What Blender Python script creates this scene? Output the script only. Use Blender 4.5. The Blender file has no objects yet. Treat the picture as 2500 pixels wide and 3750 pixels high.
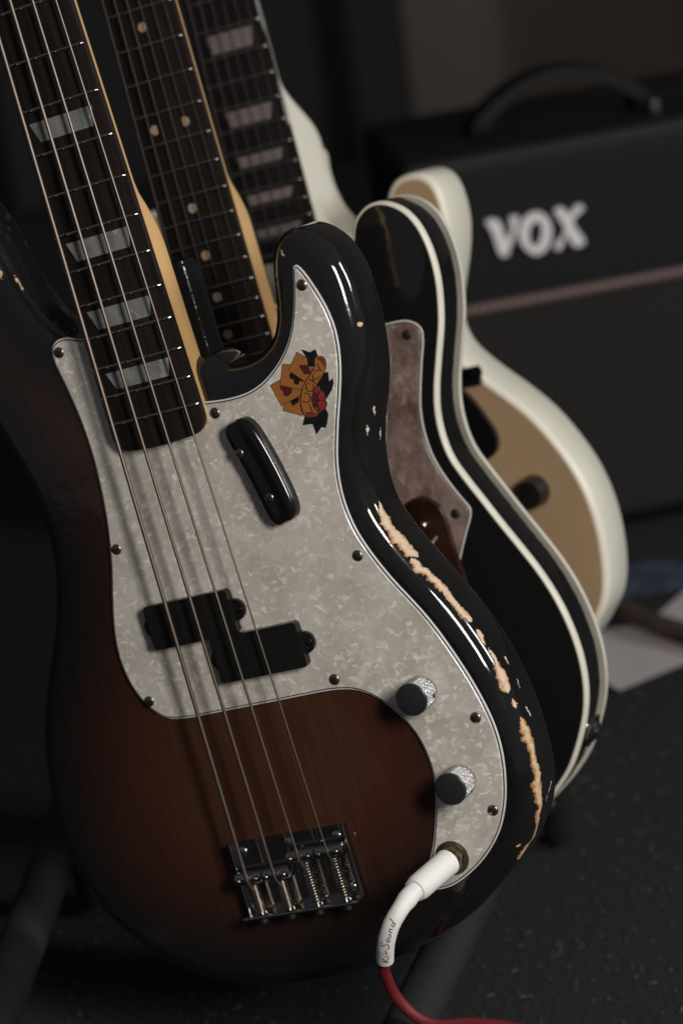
import bpy, bmesh, math, random
import numpy as np
from mathutils import Matrix, Vector
from mathutils.geometry import delaunay_2d_cdt, tessellate_polygon
random.seed(7)
C = bpy.context.scene.collection
sc = bpy.context.scene
PI = math.pi

# ------------------------------------------------------------------ frame of the rack (x right, y away, z up; metres)
RACK = Matrix(((0.8928535, -0.1474656, -0.4255192), (-0.3823224, 0.2511354, -0.8892472), (0.2379963, 0.9566530, 0.1678477)))
LIFT = 0.190

def rotvec(r):
    a = math.sqrt(sum(c * c for c in r))
    return Matrix.Rotation(a, 3, Vector(r)) if a > 1e-9 else Matrix.Identity(3)

# ------------------------------------------------------------------ camera
cam = bpy.data.cameras.new('camera'); cam_o = bpy.data.objects.new('camera', cam); C.objects.link(cam_o)
cam_o.matrix_world = Matrix(((0.9902681, 0.1391731, 0.0, 0.0554974), (-0.0521353, 0.3709609, -0.9271839, -1.4231388),
                             (-0.1290391, 0.9181606, 0.3746066, 0.9753481), (0, 0, 0, 1)))
cam.sensor_fit = 'VERTICAL'; cam.sensor_height = 36; cam.lens = 96; cam.clip_start = 0.05; cam.clip_end = 50
cam.dof.use_dof = True; cam.dof.focus_distance = 1.553; cam.dof.aperture_fstop = 4.9
sc.camera = cam_o

# ------------------------------------------------------------------ light
w = bpy.data.worlds.new('World'); sc.world = w; w.use_nodes = True
bg = w.node_tree.nodes['Background']; bg.inputs[0].default_value = (0.95, 1.0, 1.06, 1); bg.inputs[1].default_value = 0.075

def area(name, loc, aim, sx, sy, power, col):
    l = bpy.data.lights.new(name, 'AREA'); l.shape = 'RECTANGLE'; l.size = sx; l.size_y = sy; l.energy = power; l.color = col
    o = bpy.data.objects.new(name, l); C.objects.link(o); o.location = loc
    o.rotation_euler = (Vector(aim) - Vector(loc)).to_track_quat('-Z', 'Y').to_euler()
    return o
area('front_fill', (0.615, -1.036, 1.025), (0.10, 0.0, 0.32), 0.22, 0.45, 14.5, (1.0, 0.935, 0.85))  # unseen fill light added at front right to brighten the pickguard
area('side_window', (2.242, -0.413, 1.317), (0.10, 0.12, 0.32), 0.30, 0.80, 24, (0.90, 0.96, 1.0))
vs = sc.view_settings
vs.view_transform = 'Standard'; vs.look = 'None'; vs.exposure = 0; vs.gamma = 1

# ------------------------------------------------------------------ materials
M = {}
def P(nt, **k):
    return nt.nodes['Principled BSDF']
def mat(name, col, rough=0.5, metal=0.0, coat=0.0, coat_rough=0.05, spec=0.5, var=0.0, vscale=60, bump=0.0, bscale=300, stretch=(1, 1, 1), rvar=0.0, trans=0.0):
    m = bpy.data.materials.new(name); m.use_nodes = True; nt = m.node_tree; p = nt.nodes['Principled BSDF']
    p.inputs['Base Color'].default_value = (*col, 1); p.inputs['Roughness'].default_value = rough
    p.inputs['Metallic'].default_value = metal; p.inputs['Coat Weight'].default_value = coat
    p.inputs['Coat Roughness'].default_value = coat_rough; p.inputs['Specular IOR Level'].default_value = spec
    tc = nt.nodes.new('ShaderNodeTexCoord'); mp = nt.nodes.new('ShaderNodeMapping'); mp.inputs['Scale'].default_value = stretch
    nt.links.new(tc.outputs['Object'], mp.inputs['Vector'])
    if var:
        n = nt.nodes.new('ShaderNodeTexNoise'); n.inputs['Scale'].default_value = vscale; n.inputs['Detail'].default_value = 6
        nt.links.new(mp.outputs[0], n.inputs['Vector'])
        mx = nt.nodes.new('ShaderNodeMix'); mx.data_type = 'RGBA'
        mr = nt.nodes.new('ShaderNodeMapRange'); mr.inputs[1].default_value = 0.3; mr.inputs[2].default_value = 0.7
        nt.links.new(n.outputs['Fac'], mr.inputs[0]); nt.links.new(mr.outputs[0], mx.inputs['Factor'])
        mx.inputs['A'].default_value = (*[c * (1 - var) for c in col], 1); mx.inputs['B'].default_value = (*[min(1, c * (1 + var)) for c in col], 1)
        nt.links.new(mx.outputs['Result'], p.inputs['Base Color'])
    if rvar:
        n = nt.nodes.new('ShaderNodeTexNoise'); n.inputs['Scale'].default_value = 35; n.inputs['Detail'].default_value = 8
        nt.links.new(tc.outputs['Object'], n.inputs['Vector'])
        mr = nt.nodes.new('ShaderNodeMapRange'); mr.inputs[1].default_value = 0.35; mr.inputs[2].default_value = 0.7
        mr.inputs[3].default_value = max(0.0, rough - rvar); mr.inputs[4].default_value = rough + rvar
        nt.links.new(n.outputs['Fac'], mr.inputs[0]); nt.links.new(mr.outputs[0], p.inputs['Roughness'])
    if bump:
        n = nt.nodes.new('ShaderNodeTexNoise'); n.inputs['Scale'].default_value = bscale; n.inputs['Detail'].default_value = 4
        nt.links.new(mp.outputs[0], n.inputs['Vector'])
        b = nt.nodes.new('ShaderNodeBump'); b.inputs['Strength'].default_value = bump; b.inputs['Distance'].default_value = 0.001
        nt.links.new(n.outputs['Fac'], b.inputs['Height']); nt.links.new(b.outputs[0], p.inputs['Normal'])
    M[name] = m
    return m

mat('black_lacquer', (0.010, 0.010, 0.0105), 0.08, coat=0.6, coat_rough=0.03, rvar=0.05)
mat('black_lacquer_soft', (0.006, 0.006, 0.007), 0.16, rvar=0.06)
mat('matte_black', (0.007, 0.007, 0.007), 0.7, spec=0.1)
mat('cream_binding', (0.72, 0.69, 0.58), 0.35, var=0.06, vscale=40)
mat('cream_paint', (0.78, 0.735, 0.615), 0.35, var=0.04, vscale=20)
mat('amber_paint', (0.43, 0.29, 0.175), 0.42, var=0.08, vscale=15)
mat('maple', (0.62, 0.385, 0.17), 0.35, var=0.10, vscale=60, stretch=(1, 0.08, 1))
mat('rosewood', (0.013, 0.0085, 0.007), 0.6, spec=0.3, var=0.6, vscale=260, stretch=(1, 0.05, 1), bump=0.25, bscale=900)
mat('ebony', (0.009, 0.0085, 0.0085), 0.55, spec=0.3, var=0.3, vscale=200, stretch=(1, 0.05, 1))
mat('nickel', (0.62, 0.58, 0.52), 0.28, metal=1.0, rvar=0.1)
mat('fret_nickel', (0.42, 0.39, 0.34), 0.17, metal=1.0)
mat('chrome', (0.38, 0.38, 0.39), 0.12, metal=1.0, rvar=0.05)
mat('bright_chrome', (0.55, 0.55, 0.56), 0.10, metal=1.0, rvar=0.03)
mat('spring_steel', (0.40, 0.33, 0.27), 0.30, metal=1.0)
mat('knurled_chrome', (0.62, 0.61, 0.62), 0.36, metal=1.0)
mat('knob_top_metal', (0.022, 0.022, 0.024), 0.35, rvar=0.06)
mat('aged_brass', (0.36, 0.30, 0.22), 0.35, metal=1.0, rvar=0.15, var=0.3, vscale=500)
mat('screw_metal', (0.33, 0.29, 0.24), 0.30, metal=1.0, rvar=0.12)
mat('screw_slot', (0.01, 0.009, 0.008), 0.6)
mat('wound_string', (0.25, 0.20, 0.17), 0.50, metal=1.0)
mat('thin_string', (0.075, 0.058, 0.058), 0.5, metal=1.0)
mat('black_plastic', (0.010, 0.010, 0.010), 0.32, rvar=0.08)
mat('black_gloss_plastic', (0.007, 0.007, 0.007), 0.14, rvar=0.05)
mat('white_ply', (0.80, 0.80, 0.80), 0.3)
mat('black_ply', (0.008, 0.008, 0.010), 0.3)
mat('dark_tortoise', (0.030, 0.012, 0.008), 0.2, var=0.5, vscale=60)
mat('dot_inlay', (0.46, 0.32, 0.22), 0.4)
mat('white_rubber', (0.78, 0.75, 0.74), 0.55, bump=0.15, bscale=250, var=0.03, vscale=60)
mat('red_rubber', (0.15, 0.013, 0.017), 0.5, bump=0.1, bscale=300)
mat('ink', (0.03, 0.012, 0.03), 0.6)
mat('tube_foam', (0.009, 0.009, 0.0093), 0.75, bump=0.6, bscale=500, var=0.2, vscale=40)
mat('stand_steel', (0.015, 0.015, 0.016), 0.4)
mat('amp_vinyl', (0.007, 0.0067, 0.0073), 0.55, spec=0.3, bump=0.5, bscale=700)
mat('amp_panel', (0.007, 0.007, 0.0075), 0.6, spec=0.3)
mat('grille_cloth', (0.011, 0.0095, 0.009), 0.9, var=0.4, vscale=220)
mat('logo_plastic', (0.88, 0.82, 0.84), 0.35)
mat('piping', (0.17, 0.115, 0.105), 0.5)
mat('paper', (0.42, 0.37, 0.37), 0.8, var=0.05, vscale=30)
mat('blue_cloth', (0.022, 0.029, 0.05), 0.9, var=0.4, vscale=60)
mat('brown_cord', (0.055, 0.035, 0.028), 0.7, var=0.3, vscale=80)
mat('wall_paint', (0.125, 0.096, 0.083), 0.9, var=0.08, vscale=4)
mat('curtain_cloth', (0.020, 0.019, 0.019), 0.95)
mat('pale_plastic', (0.68, 0.66, 0.58), 0.4)
for n, c in dict(sticker_orange=(0.36, 0.135, 0.032), sticker_black=(0.008, 0.007, 0.008), sticker_maroon=(0.085, 0.014, 0.018),
                 sticker_red=(0.26, 0.030, 0.030), sticker_rust=(0.20, 0.028, 0.020)).items():
    mat(n, c, 0.45, var=0.08, vscale=300)

mat('amber_rim', (0.17, 0.075, 0.028), 0.45, var=0.3, vscale=200)
def weave():
    nt = M['grille_cloth'].node_tree; p = nt.nodes['Principled BSDF']; tc = nt.nodes.new('ShaderNodeTexCoord'); outs = []
    for rot in (0.6, -0.6):
        mp = nt.nodes.new('ShaderNodeMapping'); mp.inputs['Rotation'].default_value = (0, rot, 0); nt.links.new(tc.outputs['Object'], mp.inputs[0])
        wv = nt.nodes.new('ShaderNodeTexWave'); wv.inputs['Scale'].default_value = 34; wv.inputs['Distortion'].default_value = 1.2; nt.links.new(mp.outputs[0], wv.inputs['Vector']); outs.append(wv.outputs['Fac'])
    mx = nt.nodes.new('ShaderNodeMath'); mx.operation = 'MULTIPLY'; nt.links.new(outs[0], mx.inputs[0]); nt.links.new(outs[1], mx.inputs[1])
    r = nt.nodes.new('ShaderNodeValToRGB'); r.color_ramp.elements[0].color = (0.007, 0.006, 0.006, 1); r.color_ramp.elements[1].color = (0.034, 0.025, 0.022, 1)
    nt.links.new(mx.outputs[0], r.inputs[0]); nt.links.new(r.outputs[0], p.inputs['Base Color'])
weave()
def carpet_mat():
    m = mat('carpet', (0.010, 0.010, 0.0105), 0.95)
    nt = m.node_tree; p = nt.nodes['Principled BSDF']; tc = nt.nodes.new('ShaderNodeTexCoord')
    n = nt.nodes.new('ShaderNodeTexNoise'); n.inputs['Scale'].default_value = 190; n.inputs['Detail'].default_value = 5
    nt.links.new(tc.outputs['Object'], n.inputs['Vector'])
    r = nt.nodes.new('ShaderNodeValToRGB'); r.color_ramp.elements[0].position = 0.42; r.color_ramp.elements[0].color = (0.0065, 0.0065, 0.007, 1)
    r.color_ramp.elements[1].position = 0.72; r.color_ramp.elements[1].color = (0.0145, 0.014, 0.0138, 1)
    nt.links.new(n.outputs['Fac'], r.inputs[0]); nt.links.new(r.outputs[0], p.inputs['Base Color'])
    b = nt.nodes.new('ShaderNodeBump'); b.inputs['Strength'].default_value = 0.9; b.inputs['Distance'].default_value = 0.003
    nt.links.new(n.outputs['Fac'], b.inputs['Height']); nt.links.new(b.outputs[0], p.inputs['Normal'])
carpet_mat()
def wavy(name, strength=0.10, scale=30):
    nt = M[name].node_tree; p = nt.nodes['Principled BSDF']; tc = nt.nodes.new('ShaderNodeTexCoord')
    n = nt.nodes.new('ShaderNodeTexNoise'); n.inputs['Scale'].default_value = scale; n.inputs['Detail'].default_value = 4; nt.links.new(tc.outputs['Object'], n.inputs['Vector'])
    b = nt.nodes.new('ShaderNodeBump'); b.inputs['Strength'].default_value = strength; b.inputs['Distance'].default_value = 0.003
    nt.links.new(n.outputs['Fac'], b.inputs['Height']); nt.links.new(b.outputs[0], p.inputs['Normal']); nt.links.new(b.outputs[0], p.inputs['Coat Normal'])
wavy('black_lacquer'); wavy('black_gloss_plastic', 0.05, 20)

def pearl(name, dark, mid, light, scale=110, contrast=1.0):
    m = mat(name, mid, 0.28, coat=0.25, coat_rough=0.12)
    nt = m.node_tree; p = nt.nodes['Principled BSDF']; tc = nt.nodes.new('ShaderNodeTexCoord')
    mp = nt.nodes.new('ShaderNodeMapping'); nt.links.new(tc.outputs['Object'], mp.inputs[0])
    mp.inputs['Rotation'].default_value = (0, 0, 0.6); mp.inputs['Scale'].default_value = (1, 0.62, 1)
    wn = nt.nodes.new('ShaderNodeTexNoise'); wn.inputs['Scale'].default_value = scale * 1.3; wn.inputs['Detail'].default_value = 3
    nt.links.new(mp.outputs[0], wn.inputs['Vector'])
    sc_ = nt.nodes.new('ShaderNodeVectorMath'); sc_.operation = 'MULTIPLY_ADD'; sc_.inputs[1].default_value = (0.016,) * 3
    nt.links.new(wn.outputs['Color'], sc_.inputs[0]); nt.links.new(mp.outputs[0], sc_.inputs[2])
    v = nt.nodes.new('ShaderNodeTexVoronoi'); v.inputs['Scale'].default_value = scale * 1.7; nt.links.new(sc_.outputs[0], v.inputs['Vector'])
    sep = nt.nodes.new('ShaderNodeSeparateColor'); nt.links.new(v.outputs['Color'], sep.inputs[0])
    n2 = nt.nodes.new('ShaderNodeTexNoise'); n2.inputs['Scale'].default_value = scale * 0.45; n2.inputs['Detail'].default_value = 5; n2.inputs['Roughness'].default_value = 0.6
    nt.links.new(sc_.outputs[0], n2.inputs['Vector'])
    r1 = nt.nodes.new('ShaderNodeValToRGB'); e = r1.color_ramp.elements
    e[0].position = 0.33; e[0].color = (*dark, 1); e[1].position = 0.62; e[1].color = (*mid, 1)
    nt.links.new(n2.outputs['Fac'], r1.inputs[0])
    pw = nt.nodes.new('ShaderNodeMath'); pw.operation = 'POWER'; pw.inputs[1].default_value = 5.0; nt.links.new(sep.outputs[0], pw.inputs[0])
    ml = nt.nodes.new('ShaderNodeMath'); ml.operation = 'MULTIPLY'; ml.inputs[1].default_value = 0.75 * contrast; nt.links.new(pw.outputs[0], ml.inputs[0])
    mx = nt.nodes.new('ShaderNodeMix'); mx.data_type = 'RGBA'; nt.links.new(ml.outputs[0], mx.inputs['Factor'])
    nt.links.new(r1.outputs[0], mx.inputs['A']); mx.inputs['B'].default_value = (*light, 1)
    nt.links.new(mx.outputs['Result'], p.inputs['Base Color'])
def white_pearl():
    m = mat('white_pearl', (0.6, 0.56, 0.5), 0.24, coat=0.2, coat_rough=0.10, rvar=0.07)
    nt = m.node_tree; p = nt.nodes['Principled BSDF']; tc = nt.nodes.new('ShaderNodeTexCoord'); L = nt.links.new
    def N(t, **k):
        n = nt.nodes.new(t)
        for a, b in k.items(): n.inputs[a].default_value = b
        return n
    wn = N('ShaderNodeTexNoise', Scale=170.0, Detail=3.0); L(tc.outputs['Object'], wn.inputs['Vector'])
    wa = N('ShaderNodeVectorMath'); wa.operation = 'MULTIPLY_ADD'; wa.inputs[1].default_value = (0.009,) * 3; L(wn.outputs['Color'], wa.inputs[0]); L(tc.outputs['Object'], wa.inputs[2])
    def flakes(scale, power, rot, stretch):
        mp = nt.nodes.new('ShaderNodeMapping'); mp.inputs['Rotation'].default_value = (0, 0, rot); mp.inputs['Scale'].default_value = stretch; L(wa.outputs[0], mp.inputs[0])
        v = N('ShaderNodeTexVoronoi', Scale=scale); v.feature = 'SMOOTH_F1'; v.inputs['Smoothness'].default_value = 0.5; L(mp.outputs[0], v.inputs['Vector'])
        sp = nt.nodes.new('ShaderNodeSeparateColor'); L(v.outputs['Color'], sp.inputs[0])
        q = nt.nodes.new('ShaderNodeMath'); q.operation = 'POWER'; q.inputs[1].default_value = power; L(sp.outputs[0], q.inputs[0]); return q.outputs[0]
    big = N('ShaderNodeTexNoise', Scale=36.0, Detail=4.0, Roughness=0.6); L(wa.outputs[0], big.inputs['Vector'])
    r = nt.nodes.new('ShaderNodeValToRGB'); e = r.color_ramp.elements; e[0].position = 0.34; e[0].color = (0.515, 0.47, 0.42, 1); e[1].position = 0.60; e[1].color = (0.665, 0.625, 0.575, 1); L(big.outputs['Fac'], r.inputs[0])
    cur = r.outputs[0]
    for sc_, pw, rot, st, amt, col in ((430.0, 2.2, 0.5, (1, 0.6, 1), 0.30, (0.50, 0.45, 0.40, 1)), (440.0, 5.0, -0.6, (0.6, 1, 1), 0.95, (0.90, 0.88, 0.86, 1)), (300.0, 9.0, 0.9, (1, 0.6, 1), 0.55, (0.92, 0.91, 0.90, 1))):
        ml = nt.nodes.new('ShaderNodeMath'); ml.operation = 'MULTIPLY'; ml.inputs[1].default_value = amt; L(flakes(sc_, pw, rot, st), ml.inputs[0])
        mx = nt.nodes.new('ShaderNodeMix'); mx.data_type = 'RGBA'; L(ml.outputs[0], mx.inputs['Factor']); L(cur, mx.inputs['A']); mx.inputs['B'].default_value = col; cur = mx.outputs['Result']
    L(cur, p.inputs['Base Color'])
white_pearl()
pearl('mint_pearl', (0.125, 0.075, 0.066), (0.27, 0.195, 0.172), (0.40, 0.335, 0.31), 150, 0.8)
pearl('block_pearl', (0.11, 0.135, 0.14), (0.23, 0.23, 0.22), (0.34, 0.355, 0.35), 110)
pearl('old_pearl', (0.20, 0.16, 0.16), (0.22, 0.18, 0.18), (0.30, 0.26, 0.26), 90, 0.5)

def burst():
    m = mat('sunburst', (0.05, 0.02, 0.01), 0.10, coat=0.5, coat_rough=0.04, rvar=0.05)
    nt = m.node_tree; p = nt.nodes['Principled BSDF']
    a = nt.nodes.new('ShaderNodeAttribute'); a.attribute_name = 'edge'
    tc = nt.nodes.new('ShaderNodeTexCoord'); mp = nt.nodes.new('ShaderNodeMapping'); mp.inputs['Scale'].default_value = (1, 0.12, 1)
    nt.links.new(tc.outputs['Object'], mp.inputs[0])
    n = nt.nodes.new('ShaderNodeTexNoise'); n.inputs['Scale'].default_value = 120; n.inputs['Detail'].default_value = 7; n.inputs['Roughness'].default_value = 0.65
    nt.links.new(mp.outputs[0], n.inputs['Vector'])
    ad = nt.nodes.new('ShaderNodeMath'); ad.operation = 'MULTIPLY_ADD'; ad.inputs[1].default_value = 0.10; ad.inputs[2].default_value = -0.05
    nt.links.new(n.outputs['Fac'], ad.inputs[0])
    s = nt.nodes.new('ShaderNodeMath'); s.operation = 'ADD'; nt.links.new(a.outputs['Fac'], s.inputs[0]); nt.links.new(ad.outputs[0], s.inputs[1])
    r = nt.nodes.new('ShaderNodeValToRGB'); e = r.color_ramp.elements
    e[0].position = 0.17; e[0].color = (0.0105, 0.0103, 0.0105, 1); e[1].position = 1.0; e[1].color = (0.070, 0.030, 0.017, 1)
    k = e.new(0.32); k.color = (0.021, 0.0125, 0.011, 1); k = e.new(0.55); k.color = (0.042, 0.0165, 0.0125, 1); k = e.new(0.8); k.color = (0.062, 0.022, 0.014, 1)
    nt.links.new(s.outputs[0], r.inputs[0])
    n2 = nt.nodes.new('ShaderNodeTexNoise'); n2.inputs['Scale'].default_value = 420; n2.inputs['Detail'].default_value = 4
    mp2 = nt.nodes.new('ShaderNodeMapping'); mp2.inputs['Scale'].default_value = (1, 0.05, 1); nt.links.new(tc.outputs['Object'], mp2.inputs[0]); nt.links.new(mp2.outputs[0], n2.inputs['Vector'])
    mr = nt.nodes.new('ShaderNodeMapRange'); mr.inputs[1].default_value = 0.35; mr.inputs[2].default_value = 0.7; mr.inputs[3].default_value = 1.06; mr.inputs[4].default_value = 0.84
    nt.links.new(n2.outputs['Fac'], mr.inputs[0])
    mu = nt.nodes.new('ShaderNodeVectorMath'); mu.operation = 'SCALE'; nt.links.new(r.outputs[0], mu.inputs[0]); nt.links.new(mr.outputs[0], mu.inputs['Scale'])
    nt.links.new(mu.outputs[0], p.inputs['Base Color'])
burst(); wavy('sunburst')

def wood_chip():
    m = mat('bare_wood', (0.5, 0.3, 0.15), 0.8, bump=0.8, bscale=900)
    nt = m.node_tree; p = nt.nodes['Principled BSDF']; tc = nt.nodes.new('ShaderNodeTexCoord')
    n = nt.nodes.new('ShaderNodeTexNoise'); n.inputs['Scale'].default_value = 260; n.inputs['Detail'].default_value = 5
    nt.links.new(tc.outputs['Object'], n.inputs['Vector'])
    a = nt.nodes.new('ShaderNodeAttribute'); a.attribute_name = 'edge'
    s = nt.nodes.new('ShaderNodeMath'); s.operation = 'ADD'; nt.links.new(a.outputs['Fac'], s.inputs[0]); nt.links.new(n.outputs['Fac'], s.inputs[1])
    r = nt.nodes.new('ShaderNodeValToRGB'); e = r.color_ramp.elements
    e[0].position = 0.42; e[0].color = (0.30, 0.135, 0.045, 1); e[1].position = 1.0; e[1].color = (0.66, 0.51, 0.38, 1)
    k = e.new(0.62); k.color = (0.50, 0.30, 0.155, 1)
    nt.links.new(s.outputs[0], r.inputs[0]); nt.links.new(r.outputs[0], p.inputs['Base Color'])
wood_chip()

# ------------------------------------------------------------------ mesh helpers (all local geometry in millimetres)
S = 0.001
def link(name, me, m, parent=None):
    o = bpy.data.objects.new(name, me); C.objects.link(o)
    if m is not None: me.materials.append(M[m] if isinstance(m, str) else m)
    if parent: o.parent = parent
    return o
def build(name, V, F, m, parent=None, smooth=40, attr=None, mats=None, fm=None):
    me = bpy.data.meshes.new(name)
    me.from_pydata([(x * S, y * S, z * S) for x, y, z in V], [], F)
    if attr is not None:
        at = me.attributes.new('edge', 'FLOAT', 'POINT'); at.data.foreach_set('value', attr)
    o = link(name, me, m, parent)
    if mats:
        for q in mats: me.materials.append(M[q])
        me.polygons.foreach_set('material_index', fm)
    if smooth:
        me.polygons.foreach_set('use_smooth', [True] * len(me.polygons))
        me.set_sharp_from_angle(angle=math.radians(smooth))
    me.update()
    return o
def tag(o, label=None, cat=None, group=None, kind=None):
    for k, v in (('label', label), ('category', cat), ('group', group), ('kind', kind)):
        if v: o[k] = v
    return o
def empty(name, mw=None):
    o = bpy.data.objects.new(name, None); C.objects.link(o); o.empty_display_size = 0.05
    if mw is not None: o.matrix_world = mw
    return o
def dup(o, parent, loc=None, rot=None):
    c = o.copy(); C.objects.link(c); c.parent = parent
    if loc is not None: c.location = [a * S for a in loc]
    if rot is not None: c.rotation_euler = rot
    return c
class MB:
    def __init__(s): s.V = []; s.F = []; s.m = []
    def add(s, V, F, mi=0):
        k = len(s.V); s.V += [tuple(v) for v in V]; s.F += [tuple(i + k for i in f) for f in F]; s.m += [mi] * len(F)
    def box(s, c, d, mi=0, R=None):
        x, y, z = [a / 2 for a in d]
        V = [Vector((sx * x, sy * y, sz * z)) for sx in (-1, 1) for sy in (-1, 1) for sz in (-1, 1)]
        if R: V = [R @ v for v in V]
        s.add([v + Vector(c) for v in V], [(0, 1, 3, 2), (4, 6, 7, 5), (0, 4, 5, 1), (2, 3, 7, 6), (0, 2, 6, 4), (1, 5, 7, 3)], mi)
    def cyl(s, a, b, r, n=16, r2=None, mi=0, cap=True):
        a = Vector(a); b = Vector(b); d = (b - a).normalized(); u = d.orthogonal().normalized(); v = d.cross(u); r2 = r if r2 is None else r2
        V = [a + (u * math.cos(t) + v * math.sin(t)) * r for t in [2 * PI * i / n for i in range(n)]] + \
            [b + (u * math.cos(t) + v * math.sin(t)) * r2 for t in [2 * PI * i / n for i in range(n)]]
        F = [(i, (i + 1) % n, n + (i + 1) % n, n + i) for i in range(n)]
        if cap: F += [tuple(range(n))[::-1], tuple(range(n, 2 * n))]
        s.add(V, F, mi)
    def tube(s, pts, r, n=12, mi=0, cap=True):
        pts = [Vector(p) for p in pts]; rr = r if isinstance(r, (list, tuple)) else [r] * len(pts)
        up = None; k0 = len(s.V); V = []; F = []
        for i, p in enumerate(pts):
            t = (pts[min(i + 1, len(pts) - 1)] - pts[max(i - 1, 0)]).normalized()
            up = t.orthogonal().normalized() if up is None else (up - t * up.dot(t)).normalized()
            v = t.cross(up)
            V += [p + (up * math.cos(a) + v * math.sin(a)) * rr[i] for a in [2 * PI * j / n for j in range(n)]]
        for i in range(len(pts) - 1):
            for j in range(n):
                F.append((i * n + j, i * n + (j + 1) % n, (i + 1) * n + (j + 1) % n, (i + 1) * n + j))
        if cap: F += [tuple(range(n))[::-1], tuple((len(pts) - 1) * n + j for j in range(n))]
        s.add(V, F, mi)
    def lathe(s, prof, c=(0, 0, 0), n=24, mi=0, sq=1.0):
        V = []; F = []; k = len(prof)
        for i in range(n):
            a = 2 * PI * i / n
            V += [(c[0] + r * math.cos(a), c[1] + r * math.sin(a) * sq, c[2] + z) for r, z in prof]
        for i in range(n):
            for j in range(k - 1):
                F.append((i * k + j, ((i + 1) % n) * k + j, ((i + 1) % n) * k + j + 1, i * k + j + 1))
        if prof[-1][0] > 1e-6: F.append(tuple(i * k + k - 1 for i in range(n)))
        s.add(V, F, mi)
    def prism(s, pts, z0, z1, mi=0, top=None):
        n = len(pts); top = top or pts
        area_ = sum(pts[i][0] * pts[(i + 1) % n][1] - pts[(i + 1) % n][0] * pts[i][1] for i in range(n))
        if area_ < 0: pts = pts[::-1]; top = top[::-1]
        V = [(x, y, z0) for x, y in pts] + [(x, y, z1) for x, y in top]
        F = [tuple(range(n))[::-1], tuple(range(n, 2 * n))] + [(i, (i + 1) % n, n + (i + 1) % n, n + i) for i in range(n)]
        s.add(V, F, mi)
    def done(s, name, m, parent=None, smooth=40, mats=None):
        return build(name, s.V, s.F, m, parent, smooth, None, mats, s.m if mats else None)

#PURE
def catmull(pts, closed=True, k=10):
    P_ = np.array(pts, float); n = len(P_); out = []
    rng = range(n) if closed else range(n - 1)
    for i in rng:
        g = (lambda j: P_[j % n]) if closed else (lambda j: P_[min(max(j, 0), n - 1)])
        p0, p1, p2, p3 = g(i - 1), g(i), g(i + 1), g(i + 2)
        d1 = max(np.linalg.norm(p1 - p0), 1e-6) ** .5; d2 = max(np.linalg.norm(p2 - p1), 1e-6) ** .5; d3 = max(np.linalg.norm(p3 - p2), 1e-6) ** .5
        m1 = (p2 - p1) + d2 * ((p1 - p0) / d1 - (p2 - p0) / (d1 + d2)); m2 = (p2 - p1) + d2 * ((p3 - p2) / d3 - (p3 - p1) / (d2 + d3))
        if not closed and i == 0: m1 = p2 - p1
        if not closed and i == n - 2: m2 = p2 - p1
        for t in np.arange(k) / k:
            out.append((2 * t**3 - 3 * t**2 + 1) * p1 + (t**3 - 2 * t**2 + t) * m1 + (-2 * t**3 + 3 * t**2) * p2 + (t**3 - t**2) * m2)
    if not closed: out.append(P_[-1])
    return np.array(out)
def resample(P_, step, closed=True):
    Q_ = np.vstack([P_, P_[:1]]) if closed else P_
    d = np.r_[0, np.cumsum(np.linalg.norm(np.diff(Q_, axis=0), axis=1))]
    n = max(4, int(round(d[-1] / step))); t = np.linspace(0, d[-1], n + 1)
    if closed: t = t[:-1]
    return np.stack([np.interp(t, d, Q_[:, i]) for i in range(Q_.shape[1])], 1)
def smooth_loop(P_, it=2):
    for _ in range(it): P_ = 0.25 * np.roll(P_, 1, 0) + 0.5 * P_ + 0.25 * np.roll(P_, -1, 0)
    return P_
def outward(P_):
    t = np.roll(P_, -1, 0) - np.roll(P_, 1, 0); t /= np.linalg.norm(t, axis=1)[:, None]
    n = np.stack([t[:, 1], -t[:, 0]], 1)
    a = np.sum(P_[:, 0] * np.roll(P_[:, 1], -1) - np.roll(P_[:, 0], -1) * P_[:, 1])
    return n if a > 0 else -n
def loop(pts, step=2.0, it=2):
    L = resample(catmull(pts), step); L = smooth_loop(L, it)
    a = np.sum(L[:, 0] * np.roll(L[:, 1], -1) - np.roll(L[:, 0], -1) * L[:, 1])
    return L if a > 0 else L[::-1]
BASS = [(37, 296), (46, 289), (58, 287.3), (70, 290), (79, 296), (85, 306), (88.5, 318), (92, 334), (95.5, 343.5), (101, 350), (109, 352.8), (118, 350.5), (126.5, 344), (133, 334), (136.5, 320),
        (137, 305), (136.5, 288), (132.5, 264), (127, 248), (119.5, 229), (114.8, 214), (113, 200), (114, 186), (120, 169), (128.5, 152), (138, 134), (149, 110), (156.5, 87), (161, 62), (162.5, 37), (160.5, 14), (155.5, -2),
        (147, -15), (137, -27), (120, -41), (96, -57), (64, -70), (30, -79), (-5, -83), (-45, -82), (-85, -72), (-118, -52), (-143, -22), (-156, 15), (-158, 52), (-151, 90), (-137, 125), (-120, 157), (-108, 187),
        (-103, 215), (-106, 245), (-114, 275), (-123, 305), (-130, 335), (-134, 365), (-134, 395), (-128, 418), (-117, 430), (-104, 430), (-90, 424), (-80.5, 408), (-75, 390), (-70.8, 370), (-66, 354), (-58.5, 339), (-48, 327), (-33, 318), (-20, 306), (10, 298)]
RB = 12.0
def prof_pt(v, r=RB):
    """point on the round-over: v mm along the profile from the flat face; returns (inset, z)"""
    if v < 0: return r - v, 0.0
    q = r * math.pi / 2
    if v < q:
        a = v / r; return r * (1 - math.sin(a)), -r * (1 - math.cos(a))
    return 0.0, -r - (v - q)
#ENDPURE

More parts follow.
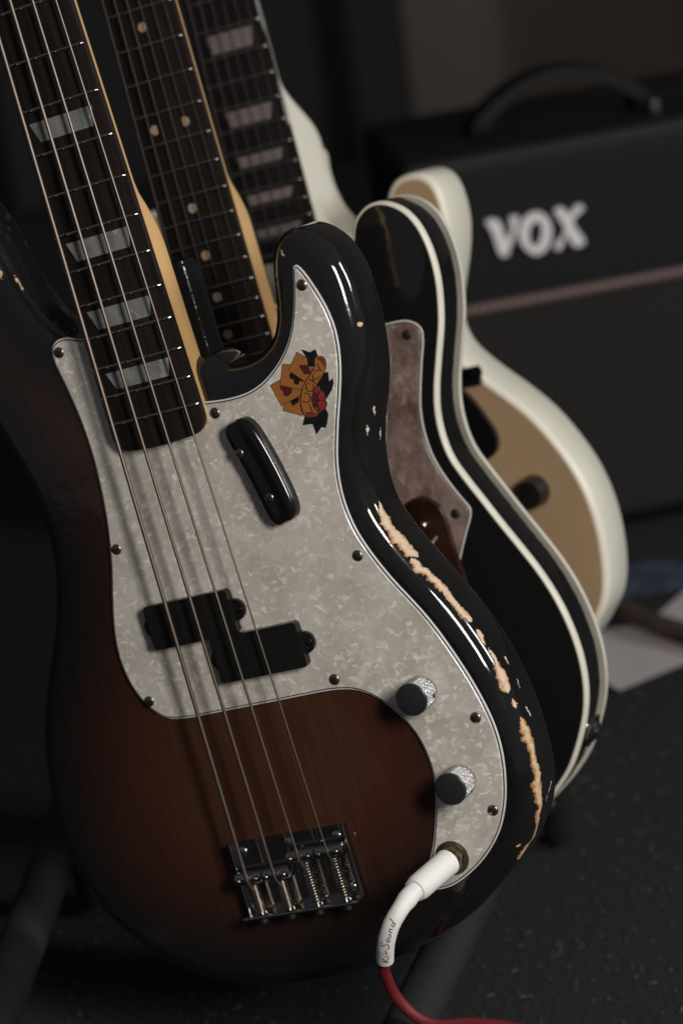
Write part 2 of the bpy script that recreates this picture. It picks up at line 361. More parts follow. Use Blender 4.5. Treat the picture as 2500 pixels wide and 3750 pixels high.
def inside_fill(ring, spacing):
    """triangulated fill of a closed ring with interior points -> verts(2d), tris"""
    n = len(ring); xs = ring[:, 0]; ys = ring[:, 1]; pts = [Vector(p) for p in ring]
    gx = np.arange(xs.min() + spacing / 2, xs.max(), spacing); gy = np.arange(ys.min() + spacing / 2, ys.max(), spacing)
    G = np.array([(x, y) for x in gx for y in gy]); ins = np.zeros(len(G), bool)
    for i in range(n):
        x1, y1 = ring[i]; x2, y2 = ring[(i + 1) % n]
        c = ((y1 > G[:, 1]) != (y2 > G[:, 1])); 
        with np.errstate(divide='ignore', invalid='ignore'):
            xi = (x2 - x1) * (G[:, 1] - y1) / (y2 - y1 + 1e-12) + x1
        ins ^= c & (G[:, 0] < xi)
    G = G[ins]
    if len(G):
        d = np.min(np.linalg.norm(G[:, None] - ring[None], axis=2), axis=1); G = G[d > spacing * 0.45]
    pts += [Vector(p) for p in G]
    r = delaunay_2d_cdt(pts, [], [list(range(n))], 1, 1e-4)
    return [tuple(v) for v in r[0]], [tuple(f) for f in r[2]]

def slab(name, L, thick, rf, rb, m, parent, zf=0.0, steps=7, bands=None, fill=None, mats=None, side_mat=None):
    """guitar body: outline L, front face at zf, round-over rf in front and rb behind"""
    N = outward(L); n = len(L); rings = []; mid = []
    for i in range(steps + 1):
        a = (PI / 2) * i / steps; rings.append((rf * (1 - math.sin(a)), zf - rf * (1 - math.cos(a)))); mid.append(1 if i > 0 else 0)
    for i in range(1, steps + 1):
        a = (PI / 2) * (1 - i / steps); rings.append((rb * (1 - math.sin(a)), zf - thick + rb * (1 - math.cos(a))))
    if bands:   # insert extra rings at given z on the flat side
        ex = [(0.0, z) for z in bands]; rings = sorted(rings[:steps + 1] + ex, key=lambda q: -q[1]) + rings[steps + 1:]
    V = []; E = []; F = []; FM = []
    for ins, z in rings:
        for k in range(n):
            V.append((L[k, 0] - N[k, 0] * ins, L[k, 1] - N[k, 1] * ins, z)); E.append(ins / 100)
    for r in range(len(rings) - 1):
        zm = (rings[r][1] + rings[r + 1][1]) / 2
        for k in range(n):
            F.append((r * n + k, (r + 1) * n + k, (r + 1) * n + (k + 1) % n, r * n + (k + 1) % n)); FM.append(side_mat(zm) if side_mat else 0)
    inner = np.array([V[k][:2] for k in range(n)])
    if fill:
        v2, tris = inside_fill(inner, fill); k0 = len(V)
        for x, y in v2:
            V.append((x, y, zf)); E.append(float(np.min(np.hypot(L[:, 0] - x, L[:, 1] - y))) / 100)
        for t in tris:
            a, b, c = [Vector(v2[i]) for i in t[:3]]
            if (b - a).cross(c - a) < 0: t = t[::-1]
            F.append(tuple(i + k0 for i in t)); FM.append(0)
    else:
        F.append(tuple(range(n))); FM.append(0)
    F.append(tuple((len(rings) - 1) * n + k for k in range(n))[::-1]); FM.append(side_mat(-999) if side_mat else 0)
    return build(name, V, F, m, parent, 50, E, mats, FM if mats else None)

def offset(L, d):
    return L - outward(L) * d

def guard(L, parent, top, z0=0.15, sc_=1.0):
    """three-ply pickguard with bevelled, stepped edge"""
    a = MB(); a.prism([tuple(p) for p in L], z0, z0 + 0.9, 0, [tuple(p) for p in offset(L, 0.15)]); 
    b = MB(); b.prism([tuple(p) for p in offset(L, 0.85)], z0 + 0.9, z0 + 1.6, 0, [tuple(p) for p in offset(L, 1.1)])
    t = MB(); t.prism([tuple(p) for p in offset(L, 1.45)], z0 + 1.6, z0 + 2.3, 0, [tuple(p) for p in offset(L, 1.8)])
    g = t.done('pickguard', top, parent, 30)
    a.done('white_ply', 'white_ply', g, 30); b.done('black_ply', 'black_ply', g, 30)
    return g

def screw_mesh(r=3.4, h=1.3):
    s = MB(); s.lathe([(r, 0), (r, 0.25), (r * 0.86, h * 0.62), (r * 0.55, h * 0.9), (0.0, h)], n=20)
    k = r * 0.62
    s.box((0, 0, h * 0.86), (k * 2, r * 0.26, h * 0.36), 1); s.box((0, 0, h * 0.861), (r * 0.26, k * 2, h * 0.361), 1)
    return s

def camber(x, R=240): return -x * x / (2 * R)

def neck_set(root, scale, nfret, w_nut, w_end, y_end, ztop, zbot, heel_z, heel_y0, heel_y1, thin_t, m_neck, m_board, heel_hw=None, fret_r=1.1, corner=8, end_bow=4, head=None):
    """neck, fretboard, nut, frets in guitar coordinates (x treble, y to nut, z front)"""
    D = lambda k: scale * 2 ** (-k / 12)
    hw = lambda y: (w_end + (w_nut - w_end) * (y - y_end) / (scale - y_end)) / 2
    # board: lofted, cambered top
    ys = [y_end + corner * (1 - math.cos(a)) for a in [PI / 2 * i / 6 for i in range(7)]]
    ys += list(np.linspace(y_end + corner + 3, scale + 4, 40)); V = []; F = []; nx = 8
    for j, y in enumerate(ys):
        dy = y - y_end; cut = corner * (1 - math.sqrt(max(0, 1 - (1 - dy / corner) ** 2))) if dy < corner else 0
        h = hw(y) - cut
        for i in range(nx + 1):
            x = h * (2 * i / nx - 1); bow = -end_bow * (1 - (x / hw(y)) ** 2) * max(0, 1 - dy / (corner * 1.5)) if dy < corner * 1.5 else 0
            V.append((x, y + bow, ztop + camber(x)))
    m0 = len(V)
    for j, y in enumerate(ys):
        for i in (0, nx):
            x0, y0, z0 = V[j * (nx + 1) + i]; V.append((x0, y0, zbot))
    for j in range(len(ys) - 1):
        for i in range(nx):
            a = j * (nx + 1) + i; F.append((a, a + 1, a + nx + 2, a + nx + 1))
        F.append((j * (nx + 1), (j + 1) * (nx + 1), m0 + 2 * (j + 1), m0 + 2 * j))
        F.append((j * (nx + 1) + nx, m0 + 2 * j + 1, m0 + 2 * (j + 1) + 1, (j + 1) * (nx + 1) + nx))
    k1 = len(V); V += [(V[i][0], V[i][1], zbot) for i in range(nx + 1)]
    F += [(i + 1, i, k1 + i, k1 + i + 1) for i in range(nx)]
    board = build('fretboard', V, F, m_board, root, 35)
    # neck: top flat at zbot
    V = []; F = []; n = 22; ys2 = list(np.linspace(y_end + 3, scale + 3, 90))
    for y in ys2:
        h = (heel_hw if (heel_hw and y < heel_y0) else hw(y)); h = min(h, hw(y)) - 0.25
        t = min(1, max(0, (y - heel_y0) / (heel_y1 - heel_y0))); t = t * t * (3 - 2 * t)
        zb = heel_z * (1 - t) + (zbot - thin_t) * t; ex = 9.0 * (1 - t) + 2.1 * t
        for i in range(n + 1):
            a = PI * i / n; cx = math.cos(a); sy = math.sin(a)
            V.append((h * (abs(cx) ** (2 / ex)) * (1 if cx >= 0 else -1), y, zbot - 0.02 + (zb - zbot) * (sy ** (2 / ex))))
    for j in range(len(ys2) - 1):
        for i in range(n):
            a = j * (n + 1) + i; F.append((a, a + n + 1, a + n + 2, a + 1))
        F.append((j * (n + 1), j * (n + 1) + n, (j + 1) * (n + 1) + n, (j + 1) * (n + 1)))
    F.append(tuple(range(n + 1))); F.append(tuple((len(ys2) - 1) * (n + 1) + i for i in range(n + 1))[::-1])
    neck = build('neck', V, F, m_neck, root, 40)
    # frets
    for k in range(1, nfret + 1):
        y = D(k); h = hw(y) - 0.25; V = []; F = []; nn = 10; q = 6
        xs = [-h, -h + 1.3] + list(np.linspace(-h + 3, h - 3, nn)) + [h - 1.3, h]
        for x in xs:
            e = 0.12 if abs(abs(x) - h) < 0.01 else 1.0
            for i in range(q + 1):
                a = PI * i / q; V.append((x, y - math.cos(a) * 1.25 * (0.8 if e < 1 else 1), ztop + camber(x) - 0.1 + fret_r * math.sin(a) * e))
        for j in range(len(xs) - 1):
            for i in range(q):
                a = j * (q + 1) + i; F.append((a, a + q + 1, a + q + 2, a + 1))
        F.append(tuple(range(q + 1))); F.append(tuple((len(xs) - 1) * (q + 1) + i for i in range(q + 1))[::-1])
        build('fret', V, F, 'fret_nickel', root, 32)
    nb = MB(); nb.box((0, scale + 2, ztop + 0.5), (w_nut, 4, 4.5)); nb.done('nut', 'cream_binding', root)
    hm = MB(); hp = head or [(-w_nut / 2, scale + 4), (-w_nut / 2 - 8, scale + 40), (-w_nut / 2 - 4, scale + 190), (0, scale + 215), (26, scale + 200), (38, scale + 160), (w_nut / 2 + 8, scale + 60), (w_nut / 2, scale + 4)]
    hm.prism(hp, zbot - 14, zbot - 1); hm.done('headstock', m_neck, root, 30)
    pegs = 4 if nfret == 20 else 6
    for i in range(pegs):
        pm = MB(); yy = scale + 45 + i * (150 / pegs); pm.cyl((-18 + i * 1.5, yy, zbot - 1), (-18 + i * 1.5, yy, zbot + 12), 4.5, 14)
        pm.cyl((-30, yy, zbot - 9), (-52, yy, zbot - 9), 2.2, 10); pm.box((-58, yy, zbot - 9), (14, 16, 4)); pm.done('tuning_peg', 'nickel', root)
    return D, hw, board

def string_obj(root, pts, r, m, n=8):
    s = MB(); s.tube(pts, r, n); return s.done('string', m, root, 80)

# ================================================================== SETTING
fl = MB(); fl.add([(-6000, -3000, 0), (6000, -3000, 0), (6000, 2400, 0), (-6000, 2400, 0)], [(0, 1, 2, 3)])
tag(fl.done('floor', 'carpet', None, 0), 'dark black carpet floor under the guitar stand', None, None, 'structure')
wl = MB(); wl.box((0, 2420, 1300), (12000, 60, 2600)); tag(wl.done('wall', 'wall_paint', None, 0), 'dim brown wall behind the amplifier', None, None, 'structure')

# carpet lint: light fibres caught in the pile
def lint():
    V = []; F = []; rnd = random.Random(3)
    for i in range(1500):
        x = rnd.uniform(-300, 420); y = rnd.uniform(0, 620); l = rnd.uniform(1.2, 4.0) * (1.6 if rnd.random() < 0.08 else 1); a = rnd.uniform(0, PI); r = rnd.uniform(0.18, 0.5)
        dx, dy = math.cos(a) * l, math.sin(a) * l; nx_, ny = -math.sin(a) * r, math.cos(a) * r; h = rnd.uniform(0.4, 2.2); k = len(V); cz = rnd.uniform(0, 1.5)
        V += [(x - dx + nx_, y - dy + ny, h), (x - dx - nx_, y - dy - ny, h), (x - nx_, y - ny, h + cz), (x + nx_, y + ny, h + cz + r), (x + dx - nx_, y + dy - ny, h), (x + dx + nx_, y + dy + ny, h + r)]
        F += [(k, k + 1, k + 2, k + 3), (k + 3, k + 2, k + 4, k + 5)]
    return build('carpet_lint', V, F, 'lint', None, 0)
mat('lint', (0.075, 0.072, 0.07), 0.6)
tag(lint(), 'pale lint and fibres caught in the black carpet', 'lint', None, 'stuff')

# dark curtain at the left of the wall
def curtain():
    V = []; F = []; n = 240; x0, x1 = -1500, 232
    for i in range(n + 1):
        t = i / n; x = x0 + (x1 - x0) * t; y = 2270 + 26 * math.sin(t * 90) + 10 * math.sin(t * 41 + 1)
        V += [(x, y, 4), (x, y, 2500)]
    k = len(V); V += [(x, y + 3, z) for x, y, z in V[:k]]
    for i in range(n):
        F += [(2 * i, 2 * i + 2, 2 * i + 3, 2 * i + 1), (k + 2 * i, k + 2 * i + 1, k + 2 * i + 3, k + 2 * i + 2)]
    F += [(2 * n, k + 2 * n, k + 2 * n + 1, 2 * n + 1), (0, 1, k + 1, k)]
    return build('curtain', V, F, 'curtain_cloth', None, 60)
tag(curtain(), 'black curtain hanging in folds left of the brown wall', 'curtain')

# ================================================================== BASS (front guitar)
def root_matrix(rv=(0, 0, 0), t=(0, 0, 0)):
    R = RACK @ rotvec(rv); T = RACK @ (Vector(t) * S) + Vector((0, 0, LIFT))
    return Matrix.Translation(T) @ R.to_4x4()
bass = tag(empty('bass_guitar', root_matrix()), 'front sunburst four-string bass with white pearl pickguard, LUCKY sticker and chipped edge', 'bass guitar')
BL = loop(BASS, 1.6)
body = slab('body', BL, 44, RB, 10, 'sunburst', bass, fill=7)
GUARD = [(-29, 322), (-38, 325.5), (-46.8, 328.2), (-52, 327.6), (-55.8, 325), (-57.6, 321), (-57.8, 315), (-55.9, 304.0), (-54.2, 293.1), (-52.8, 282.2), (-51.9, 268.4), (-51.8, 256.8), (-52.3, 247.3), (-53.3, 235.8), (-54.8, 224.0), (-57.6, 208.2), (-62.3, 189.7), (-67.8, 172.4), (-72.3, 156.8), (-74.8, 143.0), (-75.2, 131.5), (-73.4, 119.6), (-69.7, 109.5), (-64.3, 101), (-58.4, 95.8), (-51.8, 93), (-42.4, 91.9), (-24.4, 91.7), (-6.4, 91.7), (17.4, 91.6), (34.9, 91.7), (52.4, 91.6), (62, 90.8), (70.9, 88.8), (78.0, 85.0), (84.8, 79.5), (91.5, 71.3), (96.6, 63.1), (100.0, 54.8), (102.1, 44.2), (102.5, 34.5), (101.1, 23.1), (98.4, 13.8), (94.6, 2.9), (90.1, -8.0), (85.3, -16.6), (80.8, -22.9), (77.3, -29), (77.7, -33), (81.4, -35.5), (87, -36.2), (95.5, -34.8), (105.3, -30.6), (116.3, -23.9), (125.4, -16.1), (132.7, -7.8), (138.1, 1), (142.3, 10.5), (145.2, 20), (147.4, 30), (148.7, 41.4), (148.5, 53.9), (146.7, 65.7), (143.9, 77.6), (140.6, 88.7), (136.4, 100.8), (131.7, 112.8), (126.4, 124.3), (120.4, 135.2), (114.2, 146), (108.6, 157.2), (103.7, 168.9), (100, 180.9), (98.3, 193.7), (98.5, 205.9), (101, 220), (107.5, 239.3), (114.4, 256.6), (119.0, 269.5), (122, 282.1), (123, 293.5), (122.2, 302.8), (120.2, 311.8), (117.6, 319.9), (114.8, 327.2), (112.5, 331.4), (110.6, 333.1), (108.9, 332.2), (107.6, 328.6), (105.6, 321.6), (101.6, 309.9), (97.2, 300), (91.9, 291.7), (84.6, 284), (76.2, 277.7), (67.6, 273.2), (58.6, 270.7), (50.0, 270.0), (40.7, 270.3), (31.5, 271.4), (28, 272), (0, 285), (-26, 300)]
GL = resample(catmull(GUARD, k=6), 1.0); GL = smooth_loop(GL, 1)
if np.sum(GL[:, 0] * np.roll(GL[:, 1], -1) - np.roll(GL[:, 0], -1) * GL[:, 1]) < 0: GL = GL[::-1]
pg = guard(GL, bass, 'white_pearl')
s0 = screw_mesh().done('pickguard_screw', 'screw_metal', bass, 50, mats=['screw_slot'])
SCR = [(-51.9, 320.6), (35.4, 263.8), (111.5, 321.2), (-54.1, 200.0), (96.8, 165.3), (59.8, 97.7), (-63.6, 106.6), (139.0, 60.2), (133.0, 5.4)]
for i, (x, y) in enumerate(SCR):
    o = s0 if i == 0 else dup(s0, bass)
    o.location = (x * S, y * S, 2.2 * S); o.rotation_euler = (0, 0, random.uniform(0, 1.5))

D, hw, board = neck_set(bass, 864, 20, 41.3, 62, 256.5, 10.4, 4.2, -15.8, 362, 402, 15.5, 'maple', 'rosewood', corner=9, end_bow=2.5)
# block inlays
def inlay(parent, xs4, yc, hh, ztop, m, name):
    xtl, xtr, xbl, xbr = xs4; V = []; nx = 12
    for z in (0.04, -0.8):
        for i in range(nx + 1):
            t = i / nx
            for p, q, y in ((xbl, xbr, yc - hh), (xtl, xtr, yc + hh)):
                x = p + (q - p) * t; V.append((x, y, ztop + camber(x) + z))
    F = [(2 * i, 2 * i + 2, 2 * i + 3, 2 * i + 1) for i in range(nx)]; e = 2 * (nx + 1)
    F += [(2 * i, e + 2 * i, e + 2 * i + 2, 2 * i + 2) for i in range(nx)] + [(2 * i + 1, 2 * i + 3, e + 2 * i + 3, e + 2 * i + 1) for i in range(nx)]
    F += [(0, 1, e + 1, e), (2 * nx, e + 2 * nx, e + 2 * nx + 1, 2 * nx + 1)]
    return build(name, V, F, m, parent, 30)
for k in (3, 5, 7, 9, 12, 15, 17, 19):
    ya, yb = D(k - 1), D(k)
    inlay(board, (-22, 21, -17.5, 18), (ya + yb) / 2, min(11.5, (ya - yb) * 0.60) / 2, 10.4, 'block_pearl', 'block_inlay')
# wooden neck block of the body, seen beside the heel, with chipped edges
t = MB(); nb_ = [(-30, 280), (33.0, 280), (33.4, 300), (33.4, 347), (31, 352), (24, 353), (-30, 353)]
t.prism(nb_, -35, -17.4); t.prism(nb_, -17.4, -16.4, 0, [(x * 0.97, y - 0.8 if y > 340 else y) for x, y in nb_]); nblk = t.done('neck_block', 'matte_black', bass, 35)
V = []; F = []; rnd = random.Random(5)
for i in range(46):
    y = 290 + 62 * (i + rnd.random()) / 46; l = rnd.uniform(0.4, 2.2); w_ = rnd.uniform(0.15, 0.5)
    if rnd.random() < 0.35: continue
    k = len(V); V += [(33.45, y, -17.0 - w_), (33.45, y + l, -17.1 - w_ * rnd.random()), (32.9, y + l, -16.25), (32.9, y, -16.3)]; F.append((k, k + 1, k + 2, k + 3))
build('chipped_edge', V, F, 'nickel', nblk, 0)
# strings
for k, r in enumerate((1.25, 1.02, 0.80, 0.58)):
    xb = -28.5 + 19 * k; xn = -15.75 + 10.5 * k; ys = -8.5 if k < 2 else 0.0
    zt = 12.8 if k in (0, 3) else 13.6
    string_obj(bass, [(xb - .3, -31, 5.5), (xb, ys - 9, 9.5), (xb, ys - 1.5, zt + r - 0.3), (xb, ys, zt + r), (xb + (xn - xb) * (272 / 864), 272, zt + r + 0.9), (xn, 864, 13.2 + r), (xn, 872, 12), (-18 + k * 5, 905 + 37 * k, 6)], r, 'wound_string', 10)
# split pickup
def pickup(x0, x1, y0, y1, name='pickup_cover'):
    p = MB(); r = 1.6
    def ear(cx, cy, rr, sgn):
        return [(cx + sgn * rr * math.sin(a), cy + rr * math.cos(a)) for a in [PI * i / 10 for i in range(11)]]
    ym = (y0 + y1) / 2
    pts = [(x0 + r, y0), (x1 - r, y0), (x1, y0 + r)] + [(x1, ym - 8.2)] + ear(x1 + 0.5, ym, 6.6, 1)[::-1] + [(x1, ym + 8.2)] + [(x1, y1 - r), (x1 - r, y1), (x0 + r, y1), (x0, y1 - r)] + [(x0, ym + 8.2)] + ear(x0 + 2.4, ym, 6.6, -1) + [(x0, ym - 8.2)] + [(x0, y0 + r)]
    cx, cy = (x0 + x1) / 2, ym
    ins = [(cx + (x - cx) * (1 - 0.7 / 28), cy + (y - cy) * (1 - 0.7 / 13)) for x, y in pts]
    body_ = [(x0 + r, y0), (x1 - r, y0), (x1, y0 + r), (x1, y1 - r), (x1 - r, y1), (x0 + r, y1), (x0, y1 - r), (x0, y0 + r)]
    bi = [(cx + (x - cx) * (1 - 0.8 / 28), cy + (y - cy) * (1 - 0.8 / 13)) for x, y in body_]
    p.prism(pts, 2.0, 5.2); p.prism(body_, 5.0, 8.2); p.prism(bi, 8.2, 8.9)
    o = p.done(name, 'black_plastic', bass, 35)
    for sx in (x0 - 1.2, x1 + 3.8):
        q = screw_mesh(2.2, 0.9).done('pickup_screw', 'black_gloss_plastic', o, 50, mats=['screw_slot']); q.location = (sx * S, ym * S, 5.2 * S)
pickup(-45.8, 11.3, 136.8, 163.5); pickup(-8.9, 48.8, 109.4, 136.5)
# thumb rest: rounded bar with concave scoop
def thumb_rest():
    a0 = Vector((63.0, 251.5)); a1 = Vector((69.5 - 2.0, 199.0)); ax = (a1 - a0); Ln = 62.0
    c = Vector((56.2, 225.6)); d = Vector((13.2, -58.5)).normalized(); nrm = Vector((-d.y, d.x))
    V = []; F = []; nu = 60; nv = 36; hl = 33.0
    for i in range(nu + 1):
        u = -hl + 2 * hl * i / nu; e = max(0.0, 1 - abs(u / hl) ** 7) ** (1 / 3.0); 
        for j in range(nv + 1):
            t = j / nv; a = PI * t
            wv = 10.6 * e * math.cos(a); zz = 2.2 + (9.5 * (0.55 + 0.45 * e)) * (max(0, math.sin(a)) ** 0.42) * (1 if e > 0.02 else 0.0) 
            sag = 1.6 * math.exp(-((t - 0.5) / 0.16) ** 2) * e
            p = c + d * u + nrm * wv + nrm * (-0.0018 * u * u + 0.8)
            V.append((p.x, p.y, zz - sag))
    for i in range(nu):
        for j in range(nv):
            k = i * (nv + 1) + j; F.append((k, k + 1, k + nv + 2, k + nv + 1))
    o = build('thumb_rest', V, F, 'black_gloss_plastic', bass, 60)
    for (x, y) in ((45.8 + 1.5, 238.8), (56.4 + 1.2, 210.0)):
        q = screw_mesh(2.9, 1.2).done('thumb_rest_screw', 'screw_metal', o, 50, mats=['screw_slot']); q.location = (x * S, y * S, 10.1 * S); q.rotation_euler = (0, 0, 0.5)
thumb_rest()
# knurled knobs
def knob():
    nr, nz = 288, 40; R0, H = 9.55, 14.6; V = []; F = []
    for j in range(nz + 1):
        z = 1.2 + (H - 1.2) * j / nz
        for i in range(nr):
            a = 2 * PI * i / nr
            k1 = math.sin(19 * a + z * 2.0); k2 = math.sin(19 * a - z * 2.0)
            rr = R0 - 0.5 + 0.62 * min(abs(k1), abs(k2), 0.8) 
            if j in (0, nz): rr = R0 - 0.45
            V.append((rr * math.cos(a), rr * math.sin(a), z))
    for j in range(nz):
        for i in range(nr):
            F.append((j * nr + i, j * nr + (i + 1) % nr, (j + 1) * nr + (i + 1) % nr, (j + 1) * nr + i))
    return V, F
V, F = knob()
k0 = build('volume_knob', V, F, 'knurled_chrome', bass, 0)
t = MB(); t.lathe([(9.1, 14.6), (9.5, 15.0), (9.5, 15.7), (9.0, 16.3), (8.6, 16.45), (0, 16.5)], n=64); kt = t.done('knob_top', 'knob_top_metal', k0, 35)
t = MB(); t.lathe([(9.3, 0.2), (9.45, 1.2), (0, 1.2)], n=48); kb = t.done('knob_base', 'chrome', k0, 35)
t = MB(); t.cyl((0, 0, 0), (0.6, 0, 0), 1.35, 14); ks = t.done('set_screw', 'screw_slot', k0, 35); ks.location = (9.1 * math.cos(-0.35) * S, 9.1 * math.sin(-0.35) * S, 5.2 * S); ks.rotation_euler = (0, 0, -0.35)
k0.location = (111.46 * S, 81.0 * S, 2.6 * S)
k1 = dup(k0, bass, (118.9, 26.1, 2.6)); k1.name = 'tone_knob'
for ch in (kt, kb, ks):
    q = dup(ch, k1)
k0.rotation_euler = (0, 0, 0.05); k1.rotation_euler = (0, 0, -0.35)
# jack socket
t = MB(); t.lathe([(10.2, 2.4), (10.2, 3.2), (8.6, 3.5), (6.4, 3.5)], n=32)
jw = t.done('jack_washer', 'aged_brass', bass, 35); jw.location = (100 * S, -18.2 * S, 0)
t = MB(); t.prism([(8.3 * math.cos(PI / 3 * i + .2), 8.3 * math.sin(PI / 3 * i + .2)) for i in range(6)], 3.4, 6.2); t.cyl((0, 0, 6.2), (0, 0, 8.6), 5.6, 24)
t.done('jack_nut', 'aged_brass', jw, 35)

# bridge
br = empty('bridge'); br.parent = bass
t = MB(); t.box((0, -9.5, 1.5), (78, 44, 2.2)); 
bp = t.done('base_plate', 'chrome', br, 30)
t = MB(); t.box((0, -32.6, 6.5), (78, 2.2, 12)); t.cyl((-39, -32.6, 12.6), (39, -32.6, 12.6), 1.15, 10); t.done('rear_lip', 'chrome', br, 30)
for sx in (-1, 1):
    t = MB(); t.box((sx * 38.4, -9.5, 3.6), (1.4, 44, 2.6)); t.cyl((sx * 38.4, -31.5, 5.0), (sx * 38.4, 12.5, 5.0), 0.95, 14); t.done('side_rail', 'chrome', br, 30)
for x in (-19, 0, 19):
    t = MB(); t.box((x, -2, 2.9), (1.2, 28, 0.7)); t.done('groove_rib', 'chrome', br, 30)
for x, y in ((-32, 6), (0, 7), (32, 6), (-32, -26), (32, -26)):
    q = screw_mesh(3.4, 1.6).done('mounting_screw', 'bright_chrome', br, 50, mats=['screw_slot']); q.location = (x * S, y * S, 2.6 * S)
for k in range(4):
    xb = -28.5 + 19 * k; ys = -8.5 if k < 2 else 0.0
    t = MB(); t.cyl((xb - 8.6, ys, 9.2), (xb + 8.6, ys, 9.2), 3.9, 24)
    for sx in (-6, 6): t.cyl((xb + sx, ys, 3), (xb + sx, ys, 13.6), 1.6, 12); t.lathe([(1.6, 13.6), (1.5, 14.1), (1.1, 14.7), (0.5, 15.0), (0, 15.1)], (xb + sx, ys, 0), 14)
    for sx in (-1, 1): t.cyl((xb + sx * 8.6, ys, 9.2), (xb + sx * 9.5, ys, 9.2), 3.9, 24, 2.9)
    t.cyl((xb - 1.4, ys, 9.2), (xb + 1.4, ys, 9.2), 3.95, 20)
    t.done('saddle', 'chrome', br, 50)
    t = MB(); t.cyl((xb, ys, 8.2), (xb, -37.5, 8.2), 1.4, 12); t.cyl((xb, -34.0, 8.2), (xb, -36.8, 8.2), 3.3, 16); t.done('intonation_screw', 'chrome', br, 35)
    t = MB(); y0 = ys - 5; turns = 15; t.tube([(xb + 2.7 * math.cos(2 * PI * u / 14), y0 + (-31.2 - y0) * u / (14 * turns), 8.2 + 2.7 * math.sin(2 * PI * u / 14)) for u in range(14 * turns)], 0.42, 6)
    t.done('saddle_spring', 'spring_steel', br, 60)

# sticker
ST = {'card1': [(97.0, 285.52), (101.69, 281.2), (104.66, 277.65), (101.83, 272.6), (96.9, 268.38), (88.68, 277.1)],
'card2': [(86.28, 281.25), (90.35, 279.76), (92, 276), (99, 269), (96.9, 268.38), (93.78, 264.27), (81.0, 270.09)],
'card3': [(74.88, 271.51), (81.7, 272.81), (84, 270.05), (95, 266), (94.78, 264.27), (92.4, 261.89), (77.85, 258.75)],
'card4': [(79.08, 258.84), (86, 262.5), (93.4, 261.89), (92.16, 259.31), (89.82, 250.99), (88.68, 250.53), (77.9, 255.86)],
'diamond': [(95.81, 278.3), (100.94, 277.09), (101.67, 272.1), (97.35, 272.75)],
'club': [(89.3, 275.35), (91.08, 274.75), (96.28, 268.89), (94.33, 268.98), (93.5, 270.07), (92.83, 268.61), (91.03, 267.95), (89.59, 269.0), (89.88, 271.09), (88.25, 272.18), (88.07, 274.02)],
'heart': [(80.95, 269.93), (87.29, 266.84), (85.32, 263.88), (82.9, 263.18), (81.27, 264.28), (81.57, 266.37), (80.55, 267.5)],
'spade': [(84.11, 260.21), (86.58, 261.08), (89.76, 261.07), (89.58, 259.31), (88.1, 257.85), (86.22, 257.56), (84.54, 256.69), (84.3, 258.36)],
'leaf1': [(100.1, 286.57), (104.73, 283.87), (108.37, 284.78), (108.84, 280.22), (106.53, 279.17), (105.65, 275.27), (101.09, 276.34), (101.87, 281.16)],
'leaf2': [(104.34, 267.01), (109.86, 270.72), (112.03, 270.75), (110.98, 265.12), (113.62, 266.64), (113.31, 263.86), (111.22, 260.42), (106.31, 256.19), (101, 253), (98, 258), (102.37, 264.61)],
'leaf3': [(90.3, 249.44), (98.1, 249.11), (103.95, 251.36), (104.7, 247.61), (102.34, 242.76), (100.61, 240.46), (98.38, 241.5), (94.13, 238.14), (93.78, 244.34), (87.47, 245.04)],
'banner': [(106.99, 279.95), (110.17, 280.09), (111.97, 278.42), (112.13, 275.89), (110.19, 271.72), (106.7, 268.25), (102.48, 264.94), (99.34, 261.37), (97.19, 257.21), (97.1, 253.28), (98.65, 248.98), (94.24, 248.19), (91.41, 249.19), (90.18, 252.7), (90.61, 257.64), (92.11, 261.6), (94.34, 265.39), (97.85, 268.88), (102.2, 272.51), (105.29, 275.36)],
'bannerred': [(106.95, 279.25), (110.06, 279.76), (111.74, 278.29), (111.88, 275.95), (110.94, 274.03), (109.87, 276.78), (108.54, 278.69)],
'bannerred2': [(91.46, 251.15), (98.52, 249.19), (94.24, 248.19), (91.65, 249.31)],
'petal1': [(102.79, 264.69), (104.61, 263.02), (103.3, 260.82), (101.07, 260.62), (100.59, 262.16)],
'petal2': [(105.27, 261.44), (106.09, 257.32), (105.0, 255.78), (102.07, 256.45), (101.92, 258.99)],
'petal3': [(101.3, 255.91), (105.46, 254.78), (105.05, 252.9), (102.42, 250.28), (100.81, 251.36), (100.1, 254.03)],
'petal4': [(98.23, 253.74), (99.48, 252.74), (99.64, 250.19), (98.28, 250.86), (97.14, 252.2)],
'core': [(99.53, 261.33), (101.33, 260.2), (101.08, 257.03), (99.48, 254.53), (97.42, 254.29), (97.6, 257.83)]}
SL = {'L': [(91.57, 251.49), (95.8, 250.53), (95.33, 255.12)], 'U': [(93.96, 262.43), (96.2, 261.9), (97.19, 260.5), (97.19, 259.0), (96.5, 257.4), (94.35, 256.96), (91.94, 258.05)],
'C': [(98.76, 267.42), (97.02, 266.92), (96.0, 264.64), (97.1, 262.75), (99.5, 262.3), (101.16, 264.3), (100.86, 265.8)], 'K1': [(99.9, 269.12), (102.49, 266.19)],
'K2': [(106.19, 269.08), (101.88, 267.94), (102.53, 271.72)], 'Y1': [(104.0, 272.63), (107.72, 273.18), (107.4, 277.0)], 'Y2': [(107.72, 273.18), (108.49, 271.93)]}
STK = empty('sticker'); STK.parent = bass
ZG = 2.45
lay = [0]
def grow(pts, d):
    P_ = np.array(pts); return P_ + outward(P_) * d
